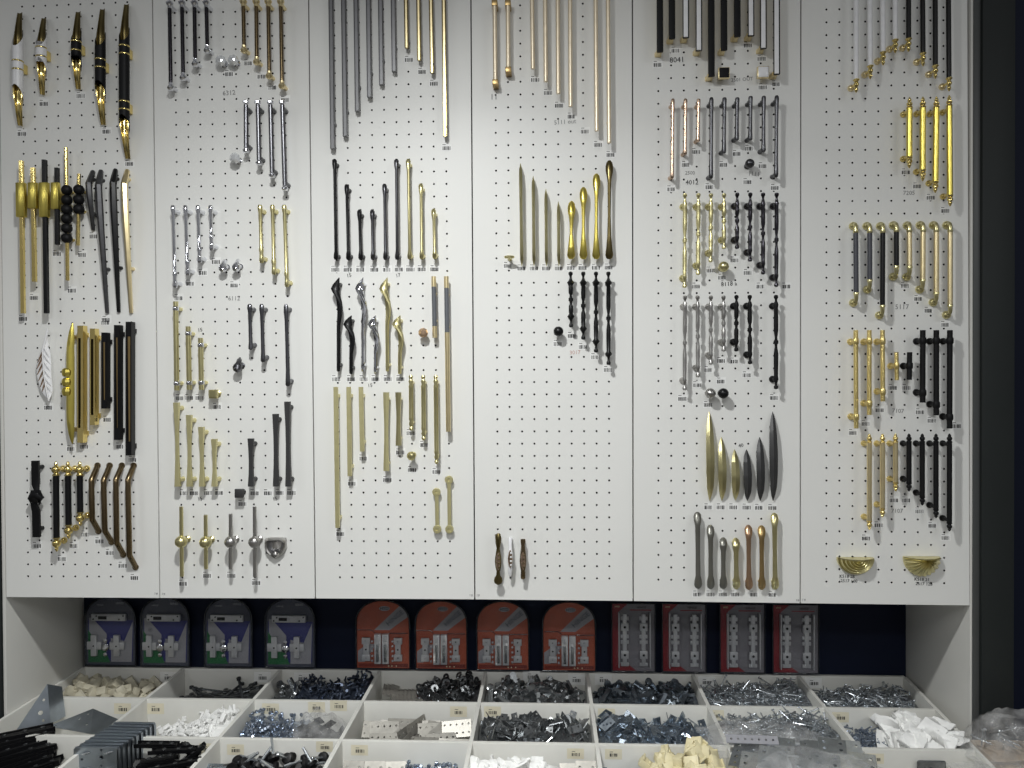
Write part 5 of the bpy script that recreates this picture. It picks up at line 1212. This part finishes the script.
# middle row
scatter(1, 1, M_WEDGE, 75, 'plastic_wedge', 'small white plastic wedge in the bin of white wedges', 'fitting', 'white plastic wedges', -.085, -.008, .014, .04, .7, (.22, .99), (.04, 1), nb=90, baselab='dense lower heap of white plastic wedges')
scatter(1, 2, M_NUT, 90, 'barrel_nut', 'small blue zinc nut beside the bag of brown parts', 'nut', 'blue zinc nuts beside the bag', -.026, -.030, .008, .035, .8, (.02, .55), (.03, 1), nb=140, baselab='dense lower heap of blue zinc nuts beside bag')
for k in range(22):
    row = k // 11; kk = k % 11
    x, y = bin_xy(1, 3, .15 + .07 * kk + .02 * row, .26 + .26 * row + .06 * math.sin(k * 1.9))
    o = bpy.data.objects.new('perforated_strip', M_PERF); COL.objects.link(o)
    edge = kk in (4, 5)
    o.matrix_world = Matrix.Translation((x, y, ZT - .050 - .016 * row + .006 * math.sin(k * 2.7))) @ Matrix.Rotation((1.2 if edge else .22 * math.sin(k * 2.1)), 4, 'Z') @ Matrix.Rotation((1.25 if edge else .75 + .2 * math.sin(k * 1.3)), 4, 'X') @ Matrix.Rotation(.15 * math.sin(k), 4, 'Y')
    tag(o, 'tan-grey perforated flat strip spread in the middle bin', 'strip', 'strips in the middle bin')
bm = bmesh.new(); x0, y0 = bin_xy(1, 3, .02, .03); x1, y1 = bin_xy(1, 3, .98, .98)
for k in range(30):
    tm = M_STRIP.copy(); x, y = bin_xy(1, 3, random.uniform(.2, .8), random.uniform(.2, .8)); tm.transform(Matrix.Translation((x, y, ZT - .085 - random.random() * .02)) @ Matrix.Rotation(random.gauss(0, .3), 4, 'Z') @ Matrix.Rotation(random.gauss(0, .3), 4, 'X')); bm.from_mesh(tm); bpy.data.meshes.remove(tm)
box(bm, x0, x1, y1, y0, ZT - DEP + .001, ZT - .085); tag(finish(bm, 'strip_heap', STRIPM), 'lower layers of tan-grey flat strips in the middle bin', 'strip', None, 'stuff')
scatter(1, 4, M_PL, 75, 'joining_plate', 'grey two-hole plate heaped in the centre bin', 'plate', 'grey two-hole plates', -.035, -.028, .02, .03, .7, nb=110, baselab='dense lower heap of grey two-hole plates')
scatter(1, 5, M_PLB, 70, 'joining_plate', 'bright blue-white plate heaped in bin behind cream blocks', 'plate', 'bright blue-white plates', -.026, -.040, .021, .03, .7, nb=100, baselab='dense lower heap of bright blue-white plates')
scatter(1, 6, M_LS, 75, 'wood_screw', 'long zinc screw in the middle bin behind plastic bag', 'screw', 'long screws behind the bag', -.020, -.006, .024, .03, .35, (.02, .98), (.03, .75), nb=190, baselab='dense lower heap of long screws behind bag')
scatter(1, 7, M_SS, 55, 'wood_screw', 'short blue-zinc screw beside the white packets', 'screw', 'short screws beside white packets', -.045, -.030, .012, .04, .5, (.02, .55), (.1, 1), nb=150, baselab='dense lower heap of short screws beside packets')
rnd = random.Random(5)
for k in range(26):
    u, v = rnd.uniform(.42, .92), rnd.uniform(.12, .86)
    x, y = bin_xy(1, 7, u, v); z = ZT - .028 + .05 * (u - .4) + rnd.random() * .012
    o = bpy.data.objects.new('paper_packet', M_PKB if k % 2 else M_PKA); COL.objects.link(o)
    o.matrix_world = Matrix.Translation((x, y, z)) @ Matrix.Rotation(rnd.uniform(-.9, .9), 4, 'Z') @ Matrix.Rotation(rnd.gauss(.45, .35), 4, 'X') @ Matrix.Rotation(rnd.gauss(0, .35), 4, 'Y')
    tag(o, 'folded white packet heaped over short screws near the post', 'packet', 'white packets near the post')
# front row
for k in range(8):
    x, y = bin_xy(2, 2, .05 + .05 * k, .35 + .05 * (k % 3)); o = bpy.data.objects.new('joining_plate', M_PLB); COL.objects.link(o)
    o.matrix_world = Matrix.Translation((x, y, ZT - .034 - .003 * k)) @ Matrix.Rotation(.3 * k, 4, 'Z') @ Matrix.Rotation(.5, 4, 'X')
    tag(o, 'bright small plate beside the black threaded feet', 'plate', 'bright plates beside the feet')
rnd = random.Random(9)
for k in range(22):
    x, y = bin_xy(2, 2, rnd.uniform(.22, .93), rnd.uniform(.12, .6)); o = bpy.data.objects.new('threaded_foot', M_FOOT); COL.objects.link(o)
    o.matrix_world = Matrix.Translation((x, y, ZT - .038 + rnd.random() * .022)) @ Matrix.Rotation(rnd.random() * 6.28, 4, 'Z') @ Matrix.Rotation(rnd.uniform(.9, 2.0), 4, 'X')
    tag(o, 'black furniture foot with threaded zinc stem, in front bin', 'furniture foot', 'black threaded feet')
def slab(r, c, u0, u1, hz, m, name, label, cat):
    bm = bmesh.new(); x0, y0 = bin_xy(r, c, u0, .02); x1, y1 = bin_xy(r, c, u1, .98); nx, ny = 16, 12; g = {}
    for i in range(nx + 1):
        for j in range(ny + 1): g[i, j] = bm.verts.new(Vector((x0 + (x1 - x0) * i / nx, y0 + (y1 - y0) * j / ny, ZT + hz + .008 * math.sin(i * 1.9 + j * 1.3) + .006 * math.sin(j * 2.7 - i))))
    for i in range(nx):
        for j in range(ny): bm.faces.new((g[i, j], g[i + 1, j], g[i + 1, j + 1], g[i, j + 1]))
    e = bmesh.ops.extrude_face_region(bm, geom=list(bm.faces))
    for v in e['geom']:
        if isinstance(v, bmesh.types.BMVert): v.co.z = ZT - DEP + .001
    tag(finish(bm, name, m), label, cat, None, 'stuff')
slab(2, 2, .02, .98, -.06, RUBBER, 'foot_heap', 'lower layer of black furniture feet in front bin', 'furniture foot')
M_BIGPL = mesh_of('perforated_plate', b_plate(.05, .09, .003, [circ(x, y, .0036) for x in (-.015, .015) for y in (-.03, 0, .03)]), STRIPM)
M_BIGZ = mesh_of('perforated_plate', b_plate(.06, .10, .003, [circ(x, y, .0042) for x in (-.018, .018) for y in (-.035, -.012, .012, .035)]), ZINC)
M_WSTRIP = mesh_of('perforated_strip', b_plate(.12, .022, .002, [circ(-.048 + .016 * i, 0, .003) for i in range(7)]), CGREY)
for k in range(3):
    x, y = bin_xy(2, 3, .12 + .17 * k, .3); o = bpy.data.objects.new('perforated_plate', M_BIGPL); COL.objects.link(o)
    o.matrix_world = Matrix.Translation((x, y, ZT - .066)) @ Matrix.Rotation(.05 * k, 4, 'Z') @ Matrix.Rotation(.9, 4, 'X')
    tag(o, 'upright grey perforated plate beside front blue nuts, %s' % ['against the divider', 'between two others', 'touching the nuts'][k], 'plate', 'upright perforated plates')
scatter(2, 3, M_NUT, 80, 'barrel_nut', 'small blue zinc nut heaped in the front bin', 'nut', 'blue zinc nuts in front', -.046, -.042, .008, .02, .8, (.5, .98), (.04, .9), nb=120, baselab='dense lower heap of blue zinc nuts in front')
rnd = random.Random(12)
for k in range(12):
    x, y = bin_xy(2, 4, .06 + .56 * (k / 11) + rnd.uniform(-.02, .02), rnd.uniform(.15, .5)); o = bpy.data.objects.new('paper_packet', M_PKA if k % 3 else M_PKB); COL.objects.link(o)
    o.matrix_world = Matrix.Translation((x, y, ZT - .042 + rnd.random() * .026)) @ Matrix.Rotation(rnd.uniform(-1.2, 1.2), 4, 'Z') @ Matrix.Rotation(rnd.gauss(.75, .35), 4, 'X') @ Matrix.Rotation(rnd.gauss(0, .4), 4, 'Y')
    tag(o, 'folded white packet in the front bin beside perforated plates', 'packet', 'white packets in the front bin')
for k in range(2):
    x, y = bin_xy(2, 4, .80 + .13 * k, .30); o = bpy.data.objects.new('perforated_plate', M_BIGPL); COL.objects.link(o)
    o.matrix_world = Matrix.Translation((x, y, ZT - .062 + .006 * k)) @ Matrix.Rotation(.8, 4, 'X')
    tag(o, 'upright grey perforated plate beside front white packets, %s' % ['lower one', 'higher one'][k], 'plate', 'upright perforated plates')
slab(2, 4, .02, .98, -.085, PAPERM, 'packet_heap', 'lower layer of white packets in the front bin', 'packet')
scatter(2, 5, M_NUT, 60, 'barrel_nut', 'small blue zinc nut beside the cream corner blocks', 'nut', 'blue zinc nuts beside blocks', -.052, -.05, .008, .02, .8, (.02, .45), (.04, .9), nb=90, baselab='dense lower heap of blue nuts beside blocks')
rnd = random.Random(3)
for k in range(40):
    u = rnd.uniform(.34, .93); v = rnd.uniform(.12, .75)
    x, y = bin_xy(2, 5, u, v); z = ZT - .03 + .06 * max(0, 1 - abs(u - .72) * 3.2) - .03 * v + rnd.random() * .01
    o = bpy.data.objects.new('corner_block', M_BLOCK); COL.objects.link(o)
    o.matrix_world = Matrix.Translation((x, y, z)) @ Matrix.Rotation(rnd.random() * 6.28, 4, 'Z') @ Matrix.Rotation(rnd.gauss(0, .6), 4, 'X') @ Matrix.Rotation(rnd.gauss(0, .6), 4, 'Y')
    tag(o, 'cream plastic corner block piled in the front bin', 'corner block', 'cream corner blocks')
slab(2, 5, .4, .98, -.055, CREAM, 'block_heap', 'lower layer of cream corner blocks in front bin', 'corner block')

# galvanised corner brackets, by the side wall
def sheet(root, name, px, depth_z, m, th, holes=(), zs=None):
    """a flat polygon from points already in space, with thickness and real holes"""
    P = px; o = P[0]; ax = (P[1] - P[0]).normalized(); n = ax.cross(P[2] - P[0]).normalized(); ay = n.cross(ax)
    bm = bmesh.new()
    plate(bm, [((p - o).dot(ax), (p - o).dot(ay)) for p in P], [circ((h - o).dot(ax), (h - o).dot(ay), r, 12) for h, r in holes], o, ax, ay, th)
    part(root, name, bm, m)
def V3(x, y, z): return Vector((x, y, z))
def corner_bracket(label, A, B, Cc, D, E_, holes):
    root = thing('corner_bracket', label, 'bracket', A, 'galvanised corner brackets')
    sheet(root, 'gusset', [A, B, Cc], 0, GALV, .0025, holes)
    sheet(root, 'flange', [Cc, B, D, E_], 0, GALV, .0025)
    return root
yb1 = .03
a, b, c = on_y(16, 731, -.03), on_y(47.5, 684, .055), on_y(50.5, 724, .03)
d, e = on_y(62, 686.5, .10), on_y(66.5, 716, .085)
def mid3(p, q, r, i, j): return p * (1 - i - j) + q * i + r * j
corner_bracket('upright blue-grey galvanised corner bracket leaning on side wall', a, b, c, d, e, [(mid3(a, b, c, .32, .42), .006), (mid3(a, b, c, .62, .24), .0035), (mid3(a, b, c, .12, .68), .0035)])
a, b, c = on_y(49, 726, -.02), on_y(93, 708.5, .02), on_y(91, 733.5, -.07)
d, e = on_y(118, 719, -.02), on_y(112, 730, -.07)
corner_bracket('low blue-grey galvanised corner bracket lying in front of upright one', a, b, c, d, e, [(mid3(a, b, c, .75, .14), .0032), (mid3(a, b, c, .5, .2), .0032), (mid3(a, b, c, .32, .56), .0035), (mid3(a, b, c, .05, .1), .0035)])

# nested U-brackets
for k in range(9):
    t = k / 8
    y = -.205 + .125 * t; z = ZT + .018 + .002 * t
    xl = on_y(73.5, 747, -.205).x + .022 * t; w = .108
    lab = 'zinc U-bracket standing nested in the deep stack' if k else 'frontmost zinc U-bracket of the stack, its holed face fully shown'
    root = thing('u_bracket', lab, 'bracket', V3(xl + w / 2, y, z - .1), 'nested zinc U-brackets')
    hs = [circ(.068, -.024, .0048), circ(.068, -.044, .003), circ(.068, -.007, .003), circ(.02, -.03, .003), circ(.022, -.052, .003), circ(.088, -.06, .003)] if k == 0 else []
    bm = bmesh.new(); plate(bm, [(0, -.118), (w, -.118), (w, 0), (.006, 0), (0, -.006)], hs, V3(xl, y, z), V3(1, 0, 0), V3(0, 0, 1), -.002)
    part(root, 'web', bm, GALV)
    bm = bmesh.new(); plate(bm, [(0, -.118), (.012, -.118), (.012, -.012), (.009, -.004), (0, -.006)], [], V3(xl + w, y, z), V3(0, 1, 0), V3(0, 0, 1), -.002); part(root, 'flange', bm, GALV)
    bm = bmesh.new(); plate(bm, [(.004, 0), (w, 0), (w - .002, .0115), (.007, .0115)], [], V3(xl, y, z), V3(1, 0, 0), V3(0, 1, -.25).normalized(), -.002); part(root, 'top_lip', bm, GALV)
    if k == 0:
        for dx, dz in ((.030, -.014), (.030, -.05), (.086, -.011), (.086, -.047)):
            bm = bmesh.new(); sweep(bm, [(V3(xl + dx - .011, y - .001, z + dz - .004), .0015, .001), (V3(xl + dx, y - .005, z + dz), .003, .003), (V3(xl + dx + .011, y - .001, z + dz + .002), .0015, .001)], 'round8', side=V3(0, 0, 1)); part(root, 'embossed_rib', bm, ZINC)

# black drawer slides
def slide(label, a, b, w, group, kind=0):
    root = thing('drawer_slide', label, 'drawer slide', (a + b) / 2, group)
    t = (b - a).normalized(); sd = t.cross(V3(0, 0, 1)).normalized(); nz = sd.cross(t)
    C_ = [(-1, 0), (-1, 1), (-.8, 1), (-.8, .2), (.8, .2), (.8, 1), (1, 1), (1, 0)]
    bm = bmesh.new(); sweep(bm, [(a, w, w * .8), (b, w, w * .8)], [(u, -v) for u, v in C_], side=sd); chn = part(root, 'channel', bm, BLACK, sharp=20)
    bm = bmesh.new(); o = nz * (w * .35); sweep(bm, [(a + (b - a) * .12 + o, w * .6, w * .3), (b + (a - b) * .03 + o, w * .6, w * .3)], 'rect', side=sd); part(root, 'inner_rail', bm, DARKST if kind else RUBBER)
    for f in (.3, .6, .85):
        q = a + (b - a) * f + nz * (w * .65); bm = bmesh.new(); lathe(bm, q, nz, [(0, .006), (.002, .006), (.003, .004)], 10); part(chn, 'rivet', bm, DARKST)
SLAB = ['topmost of the heap', 'just under the topmost', 'third from the top', 'fourth from the top', 'fifth from the top', 'sixth from the top', 'seventh from the top', 'eighth from the top', 'third from the bottom', 'second from the bottom', 'lowest of the heap']
for k in range(11):
    f = k / 10
    jit = math.sin(k * 2.4)
    a = on_y(-18 + 3 * jit + 20 * f, 745 + 46 * f, -.15 - .05 * f); b = on_y(50 + 6 * math.sin(k * 1.7 + .6) + 8 * f, 730 + 40 * f, -.07 - .10 * f)
    slide('black drawer slide in front corner, %s' % SLAB[k], a, b, .017, 'black slides in the corner')
for k, (p, q, Y, lb) in enumerate((((136, 746), (178, 746.5), -.15, 'lying straight at the back'), ((150, 753), (198, 751), -.18, 'lying across with four holes showing'), ((138, 764), (176, 757), -.20, 'lowest and slanting'), ((178, 768), (206, 746), -.2, 'tilted up against the divider'), ((180, 743.5), (200, 754), -.16, 'short one sloping down'), ((140, 773), (200, 762), -.22, 'at the very front'))):
    slide('black steel bracket rail beside zinc stack, %s' % lb, on_y(*p, Y), on_y(*q, Y + (.02 if k == 3 else 0)), .011, 'black rails beside the zinc stack', 0)
slab(2, 1, .35, .98, -.05, RUBBER, 'rail_heap', 'lower layer of black steel rails beside zinc stack', 'drawer slide')
slab(2, 0, .02, .55, -.065, RUBBER, 'slide_heap', 'lower layer of black drawer slides in the corner', 'drawer slide')

# plastic bags
def bag(label, cx, cy, cz, lx, ly, hz, group, seed, rotz=0.0, tiltx=0.0, header=False):
    root = thing('plastic_bag', label, 'plastic bag', V3(cx, cy, cz), group)
    rd = random.Random(seed); nx, ny = 22, 16
    ph = [(rd.uniform(4, 13), rd.uniform(4, 13), rd.uniform(0, 6)) for _ in range(7)]
    bm = bmesh.new()
    def hgt(u, v):
        e = (1 - abs(2 * u - 1) ** 3) * (1 - abs(2 * v - 1) ** 3)
        w = sum(abs(math.sin(a * u + b * v + c)) for a, b, c in ph) / 7
        return hz * e * (.55 + .7 * w)
    rz = Matrix.Rotation(rotz, 3, 'Z') @ Matrix.Rotation(tiltx, 3, 'X')
    top, bot = {}, {}
    for i in range(nx + 1):
        for j in range(ny + 1):
            u, v = i / nx, j / ny
            x = (u - .5) * lx * (1 + .04 * math.sin(v * 9 + seed)); y = (v - .5) * ly * (1 + .04 * math.sin(u * 11 + seed))
            top[i, j] = bm.verts.new(V3(cx, cy, cz) + rz @ V3(x, y, hgt(u, v)))
            bot[i, j] = bm.verts.new(V3(cx, cy, cz) + rz @ V3(x, y, -.002))
    for i in range(nx):
        for j in range(ny):
            bm.faces.new((top[i, j], top[i + 1, j], top[i + 1, j + 1], top[i, j + 1])); bm.faces.new((bot[i, j], bot[i, j + 1], bot[i + 1, j + 1], bot[i + 1, j]))
    rim = [(i, 0) for i in range(nx + 1)] + [(nx, j) for j in range(1, ny + 1)] + [(i, ny) for i in range(nx - 1, -1, -1)] + [(0, j) for j in range(ny - 1, 0, -1)]
    for k in range(len(rim)):
        a, b = rim[k], rim[(k + 1) % len(rim)]; bm.faces.new((top[a], top[b], bot[b], bot[a]))
    part(root, 'film', bm, BAGM, sharp=60)
    return root
x, y = bin_xy(1, 2, .70, .45)
bag('crumpled clear bag of brownish parts beside blue nuts', x, y, ZT - .055, .15, .15, .06, 'crumpled plastic bags', 3, -.25)
for k in range(9):
    xx, yy = bin_xy(1, 2, .58 + .05 * (k % 5), .3 + .2 * (k // 5)); o = bpy.data.objects.new('joining_plate', M_PL); COL.objects.link(o)
    o.matrix_world = Matrix.Translation((xx, yy, ZT - .042 + .008 * (k % 3))) @ Matrix.Rotation(k * 1.1, 4, 'Z') @ Matrix.Rotation(.5 * math.sin(k * 3), 4, 'X'); tag(o, 'brownish plate inside the crumpled bag beside blue nuts', 'plate', 'plates in the small bag')
slab(1, 2, .55, .98, -.075, DARKST, 'bagged_parts', 'dark loose parts under the small crumpled bag', 'fitting')
p = on_y(768, 738, -.13); p2 = on_y(800, 760, -.2)
bag('large clear bag of steel plates sagging over screw bin', p.x, -.09, ZT - .004, .30, .13, .05, 'crumpled plastic bags', 11, -.08, .10)
bag('large clear bag of perforated plates at the tray front', p2.x + .02, -.25, ZT - .002, .34, .17, .05, 'crumpled plastic bags', 17, -.35, .06)
rnd = random.Random(21)
for k in range(14):
    o = bpy.data.objects.new('perforated_plate', M_BIGZ); COL.objects.link(o)
    xx = p2.x - .12 + .04 * (k % 7); yy = -.185 - .07 * (k // 7)
    o.matrix_world = Matrix.Translation((xx, yy, ZT + .012 + .005 * (k % 3))) @ Matrix.Rotation(rnd.uniform(-.5, .1), 4, 'Z') @ Matrix.Rotation(.18 + rnd.gauss(0, .10), 4, 'X')
    tag(o, 'grey perforated plate inside the large front bag', 'plate', 'plates in the large front bag')
q = on_y(752, 752, -.15)
o = bpy.data.objects.new('perforated_strip', M_WSTRIP); COL.objects.link(o)
o.matrix_world = Matrix.Translation((q.x, -.15, ZT + .034)) @ Matrix.Rotation(-.05, 4, 'Z') @ Matrix.Rotation(.5, 4, 'X')
tag(o, 'white strip with a row of holes inside the sagging bag', 'strip')
slab(2, 6, .02, .98, -.03, DZINC, 'plate_heap', 'heap of steel plates beneath the large clear bags', 'plate')
p = on_y(1000, 735, .0)
bm = bmesh.new(); box(bm, on_y(988, 745, -.11).x, on_y(1090, 745, -.11).x, -.42, -.03, 0.0, ZT - .012, .004)
o = finish(bm, 'side_counter', WOOD); tag(o, 'pale board counter under a crumpled bag beside the tray', 'counter')
bag('crumpled clear bag of hardware below the charcoal post', on_y(1012, 740, -.08).x, -.085, ZT - .010, .26, .13, .085, 'crumpled plastic bags', 29, .1)
bag('thin clear bag spread over the pale board counter', on_y(1030, 760, -.2).x, -.235, ZT - .010, .30, .19, .012, 'crumpled plastic bags', 31, .1)
rnd = random.Random(8)
for k in range(12):
    o = bpy.data.objects.new('wood_screw', M_LS); COL.objects.link(o)
    o.matrix_world = Matrix.Translation((on_y(1006, 740, -.08).x + rnd.uniform(-.07, .08), -.085 + rnd.uniform(-.03, .03), ZT + .006 + rnd.random() * .03)) @ Matrix.Rotation(rnd.random() * 6, 4, 'Z') @ Matrix.Rotation(rnd.gauss(0, .3), 4, 'Y')
    tag(o, 'zinc screw inside the crumpled bag below the post', 'screw', 'screws in the bag by the post')
# square steel latch in the front end bin
q = on_y(931, 766, -.125)
root = thing('latch_plate', 'square steel plate with a domed centre in front end bin', 'plate', V3(q.x, -.128, q.z - .03))
bm = bmesh.new(); box(bm, q.x - .033, q.x + .033, -.130, -.124, q.z - .06, q.z + .014, .004); part(root, 'plate', bm, DZINC)
bm = bmesh.new(); lathe(bm, V3(q.x - .004, -.130, q.z - .018), V3(0, -1, 0), [(0, .018), (.003, .017), (.008, .011), (.010, .004)], 18); part(root, 'dome', bm, CHROME)

# ------------------------------------------------------------------ light
def area(name, loc, target, power, size, shape='DISK', col=(1, 1, 1), sy=None):
    l = bpy.data.lights.new(name, 'AREA'); l.energy = power; l.size = size; l.shape = shape; l.color = col
    if sy: l.size_y = sy
    o = bpy.data.objects.new(name, l); COL.objects.link(o); o.location = loc
    o.rotation_euler = (Vector(target) - Vector(loc)).to_track_quat('-Z', 'Y').to_euler()
    return o
LX, LY, LZ = 1.08, -1.2, 2.60
area('ceiling_downlight', (LX, LY, LZ), (LX, LY, 0), 19, .12, col=(.985, 1, .985))
o = area('ceiling_downlight_reflector', (LX, LY, LZ + .01), (LX, LY + .12, 0), 13.5, .11, col=(.985, 1, .985)); o.data.spread = math.radians(140)
area('added_fill_light', (1.3, -3.9, 3.1), (1.3, -3.5, 0), 42, 1.2, 'RECTANGLE', (.97, .99, 1), .3)  # unseen lights added as general fill and for glints on the metal
area('added_fill_light', (-1.6, -3.0, 3.1), (-1.6, -2.9, 0), 16, 1.2, 'RECTANGLE', (.97, .99, 1), .3)
area('added_fill_light', (3.9, -3.0, 3.1), (3.9, -2.8, 0), 24, 1.2, 'RECTANGLE', (.97, .99, 1), .3)  # added stronger to lift the doors near the post
w = bpy.data.worlds.new('shop'); S.world = w; w.use_nodes = True
nt = w.node_tree; bg = nt.nodes['Background']
tc = nt.nodes.new('ShaderNodeTexCoord'); sx = nt.nodes.new('ShaderNodeSeparateXYZ'); rp = nt.nodes.new('ShaderNodeValToRGB')
nt.links.new(tc.outputs['Generated'], sx.inputs[0])
mp = nt.nodes.new('ShaderNodeMapRange'); mp.inputs['From Min'].default_value = -1; mp.inputs['From Max'].default_value = 1
nt.links.new(sx.outputs['Z'], mp.inputs['Value']); nt.links.new(mp.outputs['Result'], rp.inputs['Fac'])
# the shop behind: shelves and aisles as bright and dark uprights near the horizon
wv = nt.nodes.new('ShaderNodeTexNoise'); wv.inputs['Scale'].default_value = 4.5; wv.inputs['Detail'].default_value = 2
vm = nt.nodes.new('ShaderNodeVectorMath'); vm.operation = 'MULTIPLY'; vm.inputs[1].default_value = (1, 1, .35)
nt.links.new(tc.outputs['Generated'], vm.inputs[0]); nt.links.new(vm.outputs[0], wv.inputs['Vector'])
m2 = nt.nodes.new('ShaderNodeMapRange'); m2.inputs['From Min'].default_value = .35; m2.inputs['From Max'].default_value = .65
m2.inputs['To Min'].default_value = .15; m2.inputs['To Max'].default_value = 2.1
nt.links.new(wv.outputs['Fac'], m2.inputs['Value'])
mu = nt.nodes.new('ShaderNodeMix'); mu.data_type = 'RGBA'; mu.blend_type = 'MULTIPLY'; mu.inputs[0].default_value = 1
nt.links.new(rp.outputs['Color'], mu.inputs[6]); nt.links.new(m2.outputs['Result'], mu.inputs[7]); nt.links.new(mu.outputs[2], bg.inputs['Color'])
el = rp.color_ramp.elements
el[0].position = 0; el[0].color = (.05, .05, .055, 1); el[1].position = 1; el[1].color = (.30, .31, .31, 1)
for pos, v in ((.36, .10), (.46, .34), (.56, .36), (.66, .16), (.85, .26)):
    e = el.new(pos); e.color = (v, v * 1.01, v * 1.02, 1)
bg.inputs['Strength'].default_value = 0.56
S.view_settings.view_transform = 'Standard'; S.view_settings.look = 'None'; S.view_settings.gamma = 1; S.view_settings.use_curve_mapping = False
S.view_settings.exposure = 0.0
